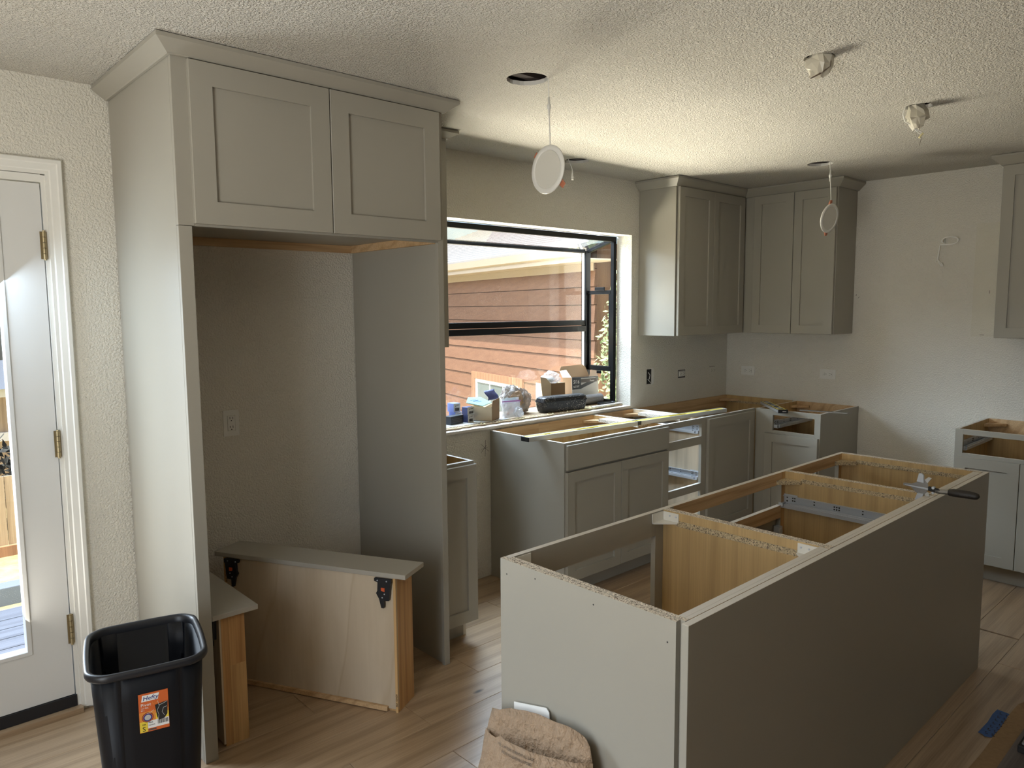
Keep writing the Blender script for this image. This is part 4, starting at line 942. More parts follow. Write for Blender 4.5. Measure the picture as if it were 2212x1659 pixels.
# wire loop on the right wall
wc = thing('wire_pigtail', 'white looped electrical wire hanging from bare right wall', 'wire', (0, -1.56, 1.99))
pts = []
for i in range(22):
    a = math.radians(150 - 300 * i / 21); pts.append((-0.02 - 0.02 * math.sin(i / 21 * 3), -1.612 - 0.05 * math.cos(math.radians(150 - 300 * i / 21)) * -1, 2.008 + 0.02 * math.sin(a)))
pts = [(-0.003, -1.572, 2.02)] + [(-0.02 - 0.02 * math.sin(i / 21 * 3.1), -1.612 + 0.048 * math.cos(math.radians(40 - 320 * i / 21)), 2.003 + 0.024 * math.sin(math.radians(40 - 320 * i / 21) * -1 + 0.0)) for i in range(22)] + [(-0.02, -1.552, 1.98), (-0.015, -1.545, 1.94), (-0.012, -1.54, 1.90), (-0.012, -1.538, 1.885)]
MB().tube(pts, 0.0042, 8).build('cable', M_WIRE, wc, smooth=True)
c2 = MB()
for a, b in (((-0.012, -1.538, 1.89), (-0.02, -1.565, 1.845)), ((-0.012, -1.538, 1.89), (-0.03, -1.57, 1.86)), ((-0.012, -1.538, 1.89), (-0.014, -1.53, 1.87))): c2.tube([a, ((a[0] + b[0]) / 2 - 0.008, (a[1] + b[1]) / 2, (a[2] + b[2]) / 2 - 0.003), b], 0.003, 6)
c2.build('conductor', M_WIRE, wc); MB().cyl((-0.024, -1.566, 1.862), (-0.018, -1.572, 1.842), 0.007, 10).build('wire_nut', M_WPLAS, wc)

# hanging slim downlights
def downlight(label, c, n, r, roll, top, conn):
    c = Vector(c); n = Vector(n).normalized(); t = thing('slim_downlight', label, 'ceiling light', c, 'slim downlights hanging by their leads')
    up = (Vector((0, 0, 1)) - n * n.z).normalized(); f = Fr(c, n.cross(up) * -1, up, n)
    def ring(q, d, k=40): return [f.p(q * math.cos(2 * math.pi * i / k), q * math.sin(2 * math.pi * i / k), d) for i in range(k)]
    MB().loft([ring(r * 0.72, -0.0015), ring(r * 0.99, -0.0015), ring(r, 0.001), ring(r * 0.985, 0.0045), ring(r * 0.80, 0.0065), ring(r * 0.775, 0.004), ring(r * 0.775, -0.001)], 0, False, False).build('trim_ring', M_WPLAS, t, smooth=True)
    MB().loft([ring(r * 0.775, 0.001), ring(r * 0.772, 0.0042)], 0).build('lens', M_LENS, t)
    MB().loft([ring(r * 0.80, -0.014), ring(r * 0.82, -0.0018)], 0).build('housing', M_WPLAS, t)
    for s in (1, -1):
        a = math.radians(roll) + (math.pi if s < 0 else 0); d = f.u * math.cos(a) + f.v * math.sin(a); e = f.u * -math.sin(a) + f.v * math.cos(a); g = Fr(c + d * r * 0.84, d, e, n)
        MB().prism(Fr(g.o, g.u, g.n * -1, g.v), [(0, 0.003), (0.030, 0.004), (0.033, 0.007), (0.012, 0.014), (0, 0.014)], -0.011, 0.011).build('spring_clip', M_COPPER, t)
    p0 = f.p(0, r * 0.80, -0.008); top = Vector(top)
    MB().tube([p0, p0 + Vector((0, 0, 0.03)), top.lerp(p0, 0.4), top, top + Vector((0, 0, 0.03))], 0.0024, 8).build('cable', M_WPLAS, t, smooth=True)
    q = p0.lerp(top, conn)
    MB().tube([q - Vector((0, 0, 0.036)), q - Vector((0, 0, 0.012)), q - Vector((0, 0, 0.010)), q + Vector((0, 0, 0.004)), q + Vector((0, 0, 0.006)), q + Vector((0, 0, 0.032))], [0.004, 0.005, 0.0078, 0.0078, 0.005, 0.0042], 10).build('connector', M_WPLAS, t, smooth=True)
    return t
downlight('larger white slim downlight dangling before the garden window head', (-3.302, -1.212, 2.115), (-1, 0.05, 0.03), 0.092, 140, (-3.302, -1.214, 2.451), 0.62)
downlight('white slim downlight dangling in front of right-wall cabinets', (-0.872, -1.203, 2.118), (-0.12, -0.97, -0.22), 0.088, 98, (-0.874, -1.196, 2.451), 0.70)
pg = thing('lead_connector', 'short white lead with plug hanging from ceiling hole near the window', 'wire', (-2.14, -0.25, 2.4))
MB().tube([(-2.125, -0.21, 2.468), (-2.125, -0.23, 2.43), (-2.12, -0.245, 2.39), (-2.125, -0.25, 2.37)], 0.0024, 8).build('cable', M_WPLAS, pg, smooth=True)
MB().tube([(-2.125, -0.25, 2.372), (-2.126, -0.251, 2.35), (-2.126, -0.251, 2.348), (-2.127, -0.252, 2.33)], [0.004, 0.0055, 0.0075, 0.0075], 10).build('plug', M_WPLAS, pg)
# crumpled plastic poking out of two holes
def crumple(name, label, c, pts, seed, m):
    t = thing(name, label, 'plastic', c, 'plastic wads in ceiling holes')
    b = MB(); rings = []; random.seed(seed)
    for z, rad, dx, dy in pts:
        rings.append([Vector((c[0] + dx + rad * (1 + random.uniform(-.25, .25)) * math.cos(2 * math.pi * i / 11), c[1] + dy + rad * (1 + random.uniform(-.25, .25)) * math.sin(2 * math.pi * i / 11), z + random.uniform(-.008, .008))) for i in range(11)])
    b.loft(rings, 0, False, True).build('plastic_wad', m, t); return t
t1 = crumple('plastic_wad', 'crumpled translucent plastic sheet bulging from the nearer ceiling hole', (-2.757, -2.005, 2.45), [(2.475, 0.025, 0, 0), (2.452, 0.044, 0, 0), (2.425, 0.043, 0.0, -0.004), (2.400, 0.034, -0.006, 0.0), (2.386, 0.02, -0.012, 0.008)], 4, M_POLY)
tw = MB(); tw.tube([(-2.752, -2.045, 2.444), (-2.765, -2.048, 2.41), (-2.783, -2.02, 2.388), (-2.80, -1.995, 2.374)], [0.0012, 0.0012, 0.003, 0.0015], 6); tw.tube([(-2.79, -2.01, 2.44), (-2.79, -2.02, 2.40), (-2.782, -2.02, 2.388)], 0.0012, 6); tw.build('twist', M_BARK, t1)
t2 = crumple('plastic_wad', 'grey plastic wad with bare wires hanging from farther ceiling hole', (-1.81, -2.0, 2.45), [(2.475, 0.02, 0, 0), (2.45, 0.036, 0.0, 0.004), (2.43, 0.046, 0.0, 0.0), (2.405, 0.05, 0.004, -0.006), (2.395, 0.034, 0, 0), (2.37, 0.026, 0, 0), (2.352, 0.012, 0, 0)], 8, M_POLY)
tw = MB(); tw.tube([(-1.832, -1.962, 2.46), (-1.848, -1.956, 2.42), (-1.84, -1.962, 2.39), (-1.82, -1.985, 2.372)], 0.0028, 6); tw.tube([(-1.815, -1.992, 2.36), (-1.80, -2.012, 2.346), (-1.788, -2.022, 2.338)], 0.0032, 6); tw.tube([(-1.82, -1.995, 2.356), (-1.80, -2.01, 2.337), (-1.79, -2.02, 2.336)], 0.0025, 6); tw.build('wire', M_WPLAS, t2)
tw = MB(); tw.tube([(-1.79, -2.02, 2.338), (-1.80, -2.01, 2.318)], [0.005, 0.0045], 8); tw.build('wire_end', M_PAPERY, t2); MB().tube([(-1.794, -2.018, 2.32), (-1.797, -2.014, 2.30), (-1.80, -2.012, 2.285)], 0.0009, 5).build('copper_tip', M_BARK, t2)

# ================================================================ TOOLS
lv = thing('box_level', 'long yellow and silver spirit level lying across the sink base cabinets', 'level', (-1.8, -0.5, 0.877))
A = Vector((-2.672, -0.385, 0)); B = Vector((-0.935, -0.515, 0)); d = (B - A).normalized(); L = (B - A).length; nrm = Vector((d.y, -d.x, 0))
f = Fr(A + Vector((0, 0, 0.8775)), d, nrm, (0, 0, 1)); Wd = 0.062; Ht = 0.025
b = MB(); b.box(f, 0.003, L - 0.003, 0.0, 0.010, 0.0, Ht); b.box(f, 0.003, L - 0.003, Wd - 0.010, Wd, 0.0, Ht); b.build('edge_rail', M_ALU, lv, 0.001)
slots = [(0.16, 0.025, 0.009), (0.47, 0.085, 0.012), (L - 0.47, 0.085, 0.012), (L - 0.16, 0.025, 0.009)]
b = MB(); x = 0.003
for c, hw, hh in slots + [(L / 2, 0.022, 0.03)]: pass
segs = []; cur = 0.003
for c, hw in ((0.16, 0.025), (0.47, 0.085), (L / 2, 0.02), (L - 0.47, 0.085), (L - 0.16, 0.025)):
    segs.append((cur, c - hw)); cur = c + hw
segs.append((cur, L - 0.003))
for a, c in segs: b.box(f, a, c, 0.0102, Wd - 0.0102, Ht - 0.009, Ht - 0.002)
for c, hw in ((0.16, 0.025), (0.47, 0.085), (L - 0.47, 0.085), (L - 0.16, 0.025)):
    b.box(f, c - hw, c + hw, 0.0102, 0.0195, Ht - 0.009, Ht - 0.002); b.box(f, c - hw, c + hw, Wd - 0.0195, Wd - 0.0102, Ht - 0.009, Ht - 0.002)
b.build('web', M_YELLOW, lv)
b = MB()
for c, hw in ((0.16, 0.0245), (0.47, 0.0845), (L - 0.47, 0.0845), (L - 0.16, 0.0245)): b.box(f, c - hw, c + hw, 0.02, Wd - 0.02, Ht - 0.014, Ht - 0.010)
b.box(f, L / 2 - 0.0195, L / 2 + 0.0195, 0.0102, Wd - 0.0102, Ht - 0.016, Ht - 0.003); b.build('hand_hole', M_BLACKM, lv)
MB().box(f, L / 2 - 0.016, L / 2 + 0.016, Wd - 0.002, Wd + 0.0006, 0.002, Ht + 0.0008).build('vial_window', M_BLACK, lv)
MB().cyl(f.p(L / 2 - 0.012, Wd / 2, Ht - 0.004), f.p(L / 2 + 0.012, Wd / 2, Ht - 0.004), 0.006, 10).build('vial', M_YPRINT, lv)
for a, c in ((-0.004, 0.0028), (L - 0.0028, L + 0.004)): fbox('end_cap', M_BLACK if a < 0 else M_ALU, lv, f, a, c, 0.0, Wd, 0.0, Ht, 0.001)
# short level near the corner
l2 = thing('short_level', 'short black and yellow spirit level resting across the corner base cabinets', 'level', (-0.55, -0.7, 0.877))
A = Vector((-0.715, -0.865, 0)); B = Vector((-0.37, -0.545, 0)); d = (B - A).normalized(); L = (B - A).length; nrm = Vector((d.y, -d.x, 0)); f = Fr(A + Vector((0, 0, 0.8775)), d, nrm, (0, 0, 1))
w2 = 0.062
fbox('beam', M_BLACK, l2, f, 0.003, L - 0.003, -w2 / 2, w2 / 2, 0, 0.022, 0.001)
fbox('yellow_stripe', M_YELLOW, l2, f, 0.02, L - 0.02, -w2 / 2 + 0.004, -w2 / 2 + 0.011, 0.0221, 0.0228); fbox('yellow_stripe', M_YELLOW, l2, f, 0.02, L - 0.02, w2 / 2 - 0.011, w2 / 2 - 0.004, 0.0221, 0.0228); fbox('yellow_stripe', M_YELLOW, l2, f, 0.02, 0.027, -w2 / 2 + 0.011, w2 / 2 - 0.011, 0.0221, 0.0228)
for c in (0.09, L / 2, L - 0.07): fbox('vial', M_GREYC, l2, f, c - 0.02, c + 0.02, -0.012, 0.012, 0.0221, 0.0236)
fbox('side_skin', M_ALU, l2, f, 0.004, L - 0.004, -w2 / 2 - 0.0008, -w2 / 2, 0.002, 0.02); ec = fbox('end_cap', M_BLACK, l2, f, -0.006, 0.0028, -w2 / 2 - 0.001, w2 / 2 + 0.001, 0, 0.023, 0.001)
sp = MB()
for i in range(5): sp.box(f, -0.0066, -0.0058, -0.004 + i * 0.005, -0.0005 + i * 0.005, 0.008, 0.014)
sp.build('print', M_INKW, ec)
ct = MB().prism(Fr((-0.5, -0.88, 0.8775), (0.09, -0.32, 0), (0.32, 0.09, 0), (0, 0, 1)), [(0.0, -0.03), (0.30, -0.035), (0.325, 0.005), (0.0, 0.01)], 0, 0.004).build('trim_scrap', M_DSTEEL, None)
tag(ct, 'thin grey trim scrap lying across the right-wall base cabinet top', 'scrap')

# miter shears on the island
ms = thing('miter_shears', 'metal miter shears with black handle lying on the island top', 'tool', (-2.385, -2.33, 0.877))
f = Fr((-2.3865, 0, 0), (0, -1, 0), (0, 0, 1), (-1, 0, 0))    # u = -y, v = z
def pr(name, m, poly, n0, n1, bev=0.0008, par=None): return MB().prism(f, poly, n0, n1).build(name, m, par or ms, bev)
pr('anvil_plate', M_DSTEEL, [(2.216, 0.903), (2.216, 0.912), (2.221, 0.914), (2.245, 0.9145), (2.262, 0.923), (2.276, 0.935), (2.290, 0.936), (2.303, 0.921), (2.303, 0.898), (2.290, 0.878), (2.272, 0.877), (2.256, 0.890), (2.243, 0.902)], 0.0, 0.003)
pr('fence_wing', M_STEEL, [(2.266, 0.928), (2.272, 0.960), (2.281, 0.961), (2.289, 0.955), (2.291, 0.926)], 0.003, 0.013); pr('fence_wing', M_STEEL, [(2.262, 0.859), (2.271, 0.856), (2.286, 0.859), (2.291, 0.884), (2.270, 0.884)], 0.003, 0.013)
pr('angle_arm', M_ALU, [(2.283, 0.931), (2.303, 0.949), (2.314, 0.946), (2.300, 0.924)], -0.001, 0.002); pr('angle_arm', M_ALU, [(2.288, 0.886), (2.302, 0.866), (2.311, 0.871), (2.303, 0.892)], -0.001, 0.002)
pr('blade', M_STEEL, [(2.222, 0.9055), (2.222, 0.9085), (2.325, 0.907), (2.325, 0.899)], 0.0032, 0.0055)
b = MB(); b.cyl(f.p(2.322, 0.912, -0.004), f.p(2.322, 0.912, 0.010), 0.005, 12); b.cyl(f.p(2.322, 0.893, -0.004), f.p(2.322, 0.893, 0.010), 0.004, 12); b.build('pivot_bolt', M_STEEL, ms)
pr('jaw', M_BLACKM, [(2.305, 0.914), (2.330, 0.911), (2.345, 0.908), (2.345, 0.894), (2.318, 0.897), (2.305, 0.899)], -0.003, 0.0085)
MB().tube([f.p(2.33, 0.9005, 0.002), f.p(2.345, 0.901, 0.002), f.p(2.372, 0.903, 0.002), f.p(2.376, 0.904, 0.002)], [0.008, 0.0085, 0.0095, 0.010], 12).build('shank', M_DSTEEL, ms, smooth=True)
hd = MB().tube([f.p(2.372, 0.9035, 0.002), f.p(2.376, 0.9036, 0.002), f.p(2.39, 0.9046, 0.002), f.p(2.41, 0.9052, 0.002), f.p(2.44, 0.9055, 0.002), f.p(2.46, 0.9045, 0.002), f.p(2.468, 0.9035, 0.002), f.p(2.472, 0.902, 0.002)], [0.010, 0.0125, 0.0145, 0.0145, 0.0140, 0.0125, 0.010, 0.004], 14).build('handle', M_RUBBER, ms, smooth=True)
lettering('RIDGID', Fr(f.p(2.412, 0.9015, 0.0155), f.u, f.v, f.n), 0.0085, M_INKG, hd)

# ================================================================ ITEMS ON THE SILL
def carton(name, label, c, ang, w, d, h, m, group=None, face_m=None, bars=True, text=None):
    """closed small box: c = bottom centre, w along u, d along v, front faces -v"""
    a = math.radians(ang); f = Fr(c, (math.cos(a), math.sin(a), 0), (-math.sin(a), math.cos(a), 0), (0, 0, 1))
    t = thing(name, label, 'box', c, group or {'small_carton': 'small label-end cartons on the sill', 'black_carton': 'black cartons on the sill'}.get(name))
    MB().box(f, -w / 2, w / 2, -d / 2, d / 2, 0.0005, h, 0, {2: 1} if face_m else None).build('carton', [m, face_m or m], t, 0.0008)
    g = Fr(f.p(-w / 2, 0, -d / 2) if False else Vector(c) + f.u * (-w / 2) - f.v * (d / 2 + 0.0003), f.u, (0, 0, 1), -f.v)
    if bars:
        b = MB(); random.seed(int(abs(c[0]) * 1000)); x = 0.22 * w
        while x < 0.82 * w:
            q = random.choice((0.001, 0.0018)); b.box(g, x, x + q, 0.14 * h, 0.48 * h, 0, 0.0005); x += q + random.choice((0.001, 0.0016))
        for x in (0.3, 0.45, 0.5, 0.6, 0.7): b.box(g, x * w, x * w + 0.004, 0.76 * h, 0.82 * h, 0, 0.0005)
        b.box(g, 0.26 * w, 0.34 * w, 0.62 * h, 0.72 * h, 0, 0.0005)
        b.build('barcode', M_INK, t)
    if text: lettering(text[0], g.at(0.1 * w, text[1] * h, 0.0004), text[2], M_INKW, t)
    return t
carton('small_carton', 'blue carton with grey label end, lower of the left stack on sill', (-2.613, 0.262, SZ), 3, 0.052, 0.06, 0.053, M_BLUEC, face_m=M_GREYC)
carton('small_carton', 'blue carton with grey label end, upper of the left stack on sill', (-2.622, 0.264, SZ + 0.0535), 1, 0.052, 0.06, 0.053, M_BLUEC, face_m=M_GREYC)
carton('small_carton', 'navy carton with grey label end, lower of the right pair on sill', (-2.600, 0.155, SZ), 6, 0.05, 0.045, 0.045, M_NAVYC, face_m=M_GREYC)
carton('small_carton', 'navy carton with grey label end, upper of the right pair on sill', (-2.598, 0.158, SZ + 0.0455), 3, 0.055, 0.05, 0.045, M_NAVYC, face_m=M_GREYC)
carton('black_carton', 'black carton lying flat at the front of the sill', (-2.70, 0.165, SZ), 12, 0.115, 0.05, 0.048, M_BLACK, bars=False)
b = MB(); g = Fr((-2.70, 0.165, SZ), (math.cos(.21), math.sin(.21), 0), (0, 0, 1), (math.sin(.21), -math.cos(.21), 0))
b.prism(g, [(-0.045, 0.028), (-0.035, 0.028), (-0.04, 0.037)], 0.0253, 0.0258)
for z in (0.011, 0.020, 0.030): b.box(g, -0.03 if z > 0.02 else -0.04, 0.045, z, z + 0.003, 0.0253, 0.0258)
bo = b.build('print', M_INKG, bpy.data.objects['black_carton'])
carton('grey_carton', 'grey and white carton standing behind the blue cartons', (-2.70, 0.318, SZ), 30, 0.05, 0.04, 0.14, M_WHC, bars=False)
carton('black_carton', 'slim black carton standing left of the blue cartons', (-2.725, 0.25, SZ), 25, 0.05, 0.03, 0.075, M_BLACK, bars=False)

def openbox(name, label, c, ang, w, d, h, mo, mi, t=0.002, flaps=()):
    a = math.radians(ang); f = Fr(c, (math.cos(a), math.sin(a), 0), (-math.sin(a), math.cos(a), 0), (0, 0, 1)); o = thing(name, label, 'box', c)
    mb = MB()
    mb.box(f, -w / 2, w / 2, -d / 2, d / 2, 0.0005, 0.0025); mb.box(f, -w / 2, w / 2, -d / 2, -d / 2 + t, 0.0025, h, 0); mb.box(f, -w / 2, w / 2, d / 2 - t, d / 2, 0.0025, h, 1)
    mb.box(f, -w / 2, -w / 2 + t, -d / 2 + t, d / 2 - t, 0.0025, h, 2); mb.box(f, w / 2 - t, w / 2, -d / 2 + t, d / 2 - t, 0.0025, h, 2); mb.build('carton', [mo, mi, mi], o)
    return o, f
ob, f = openbox('open_carton', 'open cardboard carton stuffed with teal and cream papers, left of zip bag', (-2.463, 0.165, SZ), 28, 0.125, 0.14, 0.085, M_CARD, M_CARDL)
MB().prism(Fr(f.p(-0.0625, -0.0725, 0), f.u, f.n, -f.v), [(0, 0.001), (0.125, 0.001), (0.125, 0.128), (0.012, 0.122), (0.0, 0.095)], 0.0, 0.002).build('flap', M_CARD, ob)
MB().prism(Fr(f.p(-0.0645, -0.073, 0), f.v, f.n, -f.u), [(0, 0.002), (0.145, 0.002), (0.145, 0.075), (0.0, 0.084)], 0.0, 0.0015).build('flap', M_CARDL, ob)
pz = thing('paper_stack', 'teal and cream instruction leaflets leaning out of the open carton', 'paper', (-2.47, 0.16, SZ + 0.09))
g = Fr((-2.635, 0.13, SZ + 0.120), (0.95, 0.30, 0.0), (-0.25, 0.80, 0.28), (0, 0, 1)); g = Fr(g.o, g.u, g.v, g.u.cross(g.v))
MB().prism(g, [(0, 0), (0.07, -0.075), (0.20, -0.055), (0.205, 0.03), (0.10, 0.055)], 0, 0.002).build('leaflet', M_PAPERT, pz, label='teal leaflet'); MB().prism(g, [(0.01, -0.006), (0.075, -0.088), (0.195, -0.065), (0.195, 0.02)], -0.004, -0.001).build('leaflet', M_PAPERY, pz, label='cream leaflet')
b = MB()
for i, q in enumerate((0.01, -0.004, -0.018)): b.box(g, 0.06 + 0.012 * i, 0.12 + 0.01 * i, q - 0.002, q + 0.002 + (0.003 if i == 1 else 0), 0.0022, 0.0027)
b.build('print', M_INKB, pz)
zb = thing('zip_bag', 'clear zip bag with purple seal holding small parts, beside open carton', 'bag', (-2.31, 0.12, SZ))
def sheetq(F, nu, nv, wu, wv, amp, seed, thick=0.0006):
    mb = MB(); P = []
    for s in (0, 1):
        for i in range(nu + 1):
            for j in range(nv + 1):
                u = wu * i / nu; v = wv * j / nv; P.append(F.p(u, v, amp * noise.noise(Vector((u * 40, v * 40, seed))) - s * thick))
    N = (nu + 1) * (nv + 1); fs = []
    for i in range(nu):
        for j in range(nv):
            a = i * (nv + 1) + j; fs.append((a, a + nv + 1, a + nv + 2, a + 1)); fs.append((N + a, N + a + 1, N + a + nv + 2, N + a + nv + 1))
    return mb.add(P, fs)
zf = Fr((-2.362, 0.095, SZ + 0.003), (0.97, -0.2, 0), (0.05, 0.25, 0.97), (-0.2, -0.97, 0.2))
sheetq(zf, 8, 10, 0.125, 0.125, 0.012, 3).build('film', M_FILM, zb); sheetq(zf.at(0, 0, -0.02), 8, 10, 0.125, 0.125, 0.014, 6).build('film', M_FILM, zb)
fbox('zip_strip', M_PURPLE, zb, zf, -0.004, 0.13, 0.098, 0.105, 0.003, 0.006, label='purple zip strip'); fbox('card', M_PAPERT, zb, zf, 0.02, 0.11, 0.108, 0.125, -0.012, -0.009)
b = MB()
for q, (u, v) in enumerate(((0.03, 0.02), (0.05, 0.012), (0.085, 0.02), (0.07, 0.04), (0.04, 0.045))): b.box(zf, u, u + 0.012, v, v + 0.012, -0.014, -0.006, q % 3)
b.build('small_parts', [M_RED, M_DSTEEL, M_INK], zb)
blob('film_wad', M_FILM, zb, (-2.255, 0.085, SZ + 0.03), (0.034, 0.03, 0.033), 12, 0.3, 2.4, 3, False, -0.029, 0.25)
pk = MB(); pf = Fr((-2.395, 0.21, SZ + 0.105), (0.85, -0.35, 0.12), (-0.1, 0.25, 0.97), (0.3, 0.9, -0.2))
P = []
for i in range(7):
    for j in range(7): P.append(pf.p(0.07 * i / 6 + 0.006 * math.sin(j), 0.066 * j / 6, 0.02 * (j / 6) ** 2 + 0.004 * math.sin(i * 1.3)))
pk.add(P, [(i * 7 + j, (i + 1) * 7 + j, (i + 1) * 7 + j + 1, i * 7 + j + 1) for i in range(6) for j in range(6)])
pko = pk.build('foil_packet', M_NAVYC, None, smooth=True); so = pko.modifiers.new('thick', 'SOLIDIFY'); so.thickness = 0.0015; tag(pko, 'navy foil packet sticking up behind the open carton', 'packet')
bg_ = thing('plastic_bag', 'crumpled translucent plastic bag of brown paper between zip bag and case', 'bag', (-2.10, 0.19, SZ))
blob('bag_film', M_BAGF, bg_, (-2.105, 0.225, SZ + 0.072), (0.072, 0.055, 0.085), 3, 0.28, 1.9, 4, False, -0.071, 0.22)
blob('bag_film', M_BAGF, bg_, (-2.165, 0.25, SZ + 0.10), (0.075, 0.05, 0.075), 9, 0.3, 2.0, 4, False, -0.099, 0.25)
blob('paper_wad', M_KRAFT, bg_, (-2.13, 0.225, SZ + 0.028), (0.085, 0.05, 0.028), 5, 0.2, 2.2, 3, False, -0.027)
blob('paper_wad', M_KRAFT, bg_, (-2.15, 0.215, SZ + 0.085), (0.075, 0.045, 0.06), 6, 0.25, 2.2, 3, False)
# black case
cs = thing('black_tool_case', 'black plastic tool case dusted with sawdust on the sill', 'case', (-1.85, 0.13, SZ))
a = math.atan2(-0.045, 0.36); f = Fr((-2.022, 0.092, SZ), (math.cos(a), math.sin(a), 0), (-math.sin(a), math.cos(a), 0), (0, 0, 1)); L = 0.375; D = 0.10
def rsec(u0, u1, v0, v1, z, r=0.02, n=5):
    P = []
    for cx, cy, a0 in ((u1 - r, v1 - r, 0), (u0 + r, v1 - r, 90), (u0 + r, v0 + r, 180), (u1 - r, v0 + r, 270)):
        for i in range(n + 1): t = math.radians(a0 + 90 * i / n); P.append(f.p(cx + r * math.cos(t), cy + r * math.sin(t), z))
    return P
MB().loft([rsec(0.012, L - 0.012, 0.008, D - 0.008, 0.0008), rsec(0.004, L - 0.004, 0.003, D - 0.003, 0.03), rsec(0, L, 0, D, 0.062)], 0).build('case_body', M_CASE, cs, smooth=False)
MB().loft([rsec(-0.003, L + 0.003, -0.003, D + 0.003, 0.0625), rsec(-0.003, L + 0.003, -0.003, D + 0.003, 0.068)], 0).build('rim', M_BLACK, cs)
MB().loft([rsec(-0.002, L + 0.002, -0.002, D + 0.002, 0.0685), rsec(0.004, L - 0.004, 0.004, D - 0.004, 0.09), rsec(0.014, L - 0.014, 0.014, D - 0.014, 0.098)], 0).build('lid', M_CASE, cs)
# white box with bubble wrap
wb, f = openbox('open_white_box', 'open white and brown box filled with bubble wrap behind the case', (-1.765, 0.283, SZ), -8, 0.185, 0.085, 0.165, M_CARD, M_CARDL)
MB().prism(Fr(f.p(-0.0935, -0.0425, 0), f.v, f.n, -f.u), [(0, 0.002), (0.085, 0.002), (0.085, 0.17), (0.0, 0.165)], 0, 0.0015).build('side_wall', M_CARDL, wb)
MB().prism(Fr(f.p(-0.0925, -0.0435, 0), f.u, f.n, -f.v), [(0, 0.002), (0.062, 0.002), (0.062, 0.165), (0.02, 0.205), (-0.03, 0.215)], 0, 0.0015).build('flap', M_CARDL, wb)
bw = thing('bubble_wrap', 'clear bubble wrap spilling from the open white box', 'wrap', (-1.76, 0.283, SZ + 0.17))
blob('wrap', M_FILM, bw, (-1.765, 0.283, SZ + 0.196), (0.075, 0.034, 0.042), 21, 0.3, 2.3, 4, False, None, 0.25); blob('wrap', M_SHEET, bw, (-1.785, 0.283, SZ + 0.19), (0.05, 0.028, 0.022), 23, 0.25, 2.0, 3)
# black nail box
nbx = thing('nail_box', 'open black and white hardware box with raised lid at the sill end', 'box', (-1.45, 0.28, SZ))
f = Fr((-1.60, 0.235, SZ + 0.108), (0.985, 0.06, -0.03), (0.05, 0.05, 0.99), (0.06, -0.99, 0.06)); f = Fr(f.o, f.u, f.n.cross(f.u), f.n)
b = MB(); b.box(f, 0, 0.30, -0.092, 0.085, -0.002, 0.0, 0); b.box(f, 0, 0.30, -0.092, -0.09, -0.085, -0.002, 1); b.box(f, 0, 0.30, -0.092, 0.085, -0.085, -0.083, 1); b.box(f, 0, 0.002, -0.09, 0.085, -0.083, -0.002, 1); b.box(f, 0.298, 0.30, -0.09, 0.085, -0.083, -0.002, 1)
b.build('carton', [M_GREYC, M_CARD], nbx)
MB().prism(f, [(0.0, 0.0), (0.30, 0.082), (0.30, 0.055), (0.09, 0.0)], 0.0003, 0.001).build('printed_band', M_BLACK, nbx); MB().box(f, 0.0, 0.10, 0.0, 0.0845, 0.0003, 0.0009).build('printed_band', M_BLACK, nbx); MB().box(f, 0.0, 0.30, 0.078, 0.0845, 0.0003, 0.0012).build('printed_band', M_BLACK, nbx); MB().box(f, 0.10, 0.285, 0.045, 0.07, 0.0003, 0.0012).build('printed_band', M_INKG, nbx)
lettering('5/16', f.at(0.012, 0.040, 0.0012), 0.038, M_INKW, nbx, shear=0.15); lettering('NET PT', f.at(0.012, 0.012, 0.0012), 0.02, M_INKW, nbx, shear=0.15); lettering('Power', f.at(0.20, 0.050, 0.0014), 0.02, M_INKW, nbx)
g = Fr(f.p(0, 0.085, -0.084), f.u, (f.v * 0.9 - f.n * 0.43).normalized(), f.n); g = Fr(g.o, g.u, g.v, g.u.cross(g.v))
MB().prism(g, [(0, 0), (0.30, 0), (0.30, 0.075), (0.275, 0.095), (0.03, 0.085), (0.0, 0.06)], 0, 0.0015).build('lid', M_CARD, nbx)
g2 = Fr(f.p(0.30, 0.085, -0.002), -f.n, (f.v * 0.8 + f.u * 0.35).normalized(), f.u); MB().prism(g2, [(0.0, 0), (0.08, 0), (0.075, 0.05), (0.02, 0.04)], 0, 0.0015).build('flap', M_CARD, nbx)
g3 = Fr(f.p(0.0, 0.085, -0.002), -f.n, (f.v * 0.75 - f.u * 0.6).normalized(), -f.u); MB().prism(g3, [(0.0, 0), (0.08, 0), (0.075, 0.06), (0.01, 0.07)], 0, 0.0015).build('flap', M_SHEET, nbx)
rl = thing('grey_roll', 'dusty grey plastic roll lying in front of the window corner', 'roll', (-1.37, 0.2, SZ))
rc = [Vector((-1.585, 0.195, SZ + 0.034)), Vector((-1.35, 0.19, SZ + 0.034))]; MB().cyl(rc[0], rc[1], 0.033, 20).build('roll', M_DUSTY, rl, smooth=False)
tb = MB(); d = (rc[1] - rc[0]).normalized(); tb.cyl(rc[1] + d * 0.0003, rc[1] + d * 0.001, 0.017, 16); tb.build('core', M_BLACKM, rl)
ty = thing('black_tray', 'flat black round lid lying in the right sill corner', 'lid', (-1.36, 0.11, SZ))
P = [[Vector((-1.375 + q * 1.5 * math.cos(2 * math.pi * i / 24), 0.115 + q * 0.75 * math.sin(2 * math.pi * i / 24), SZ + z)) for i in range(24)] for q, z in ((0.052, 0.0008), (0.057, 0.004), (0.057, 0.012), (0.05, 0.012), (0.047, 0.006))]
MB().loft(P, 0).build('tray', M_BLACK, ty)
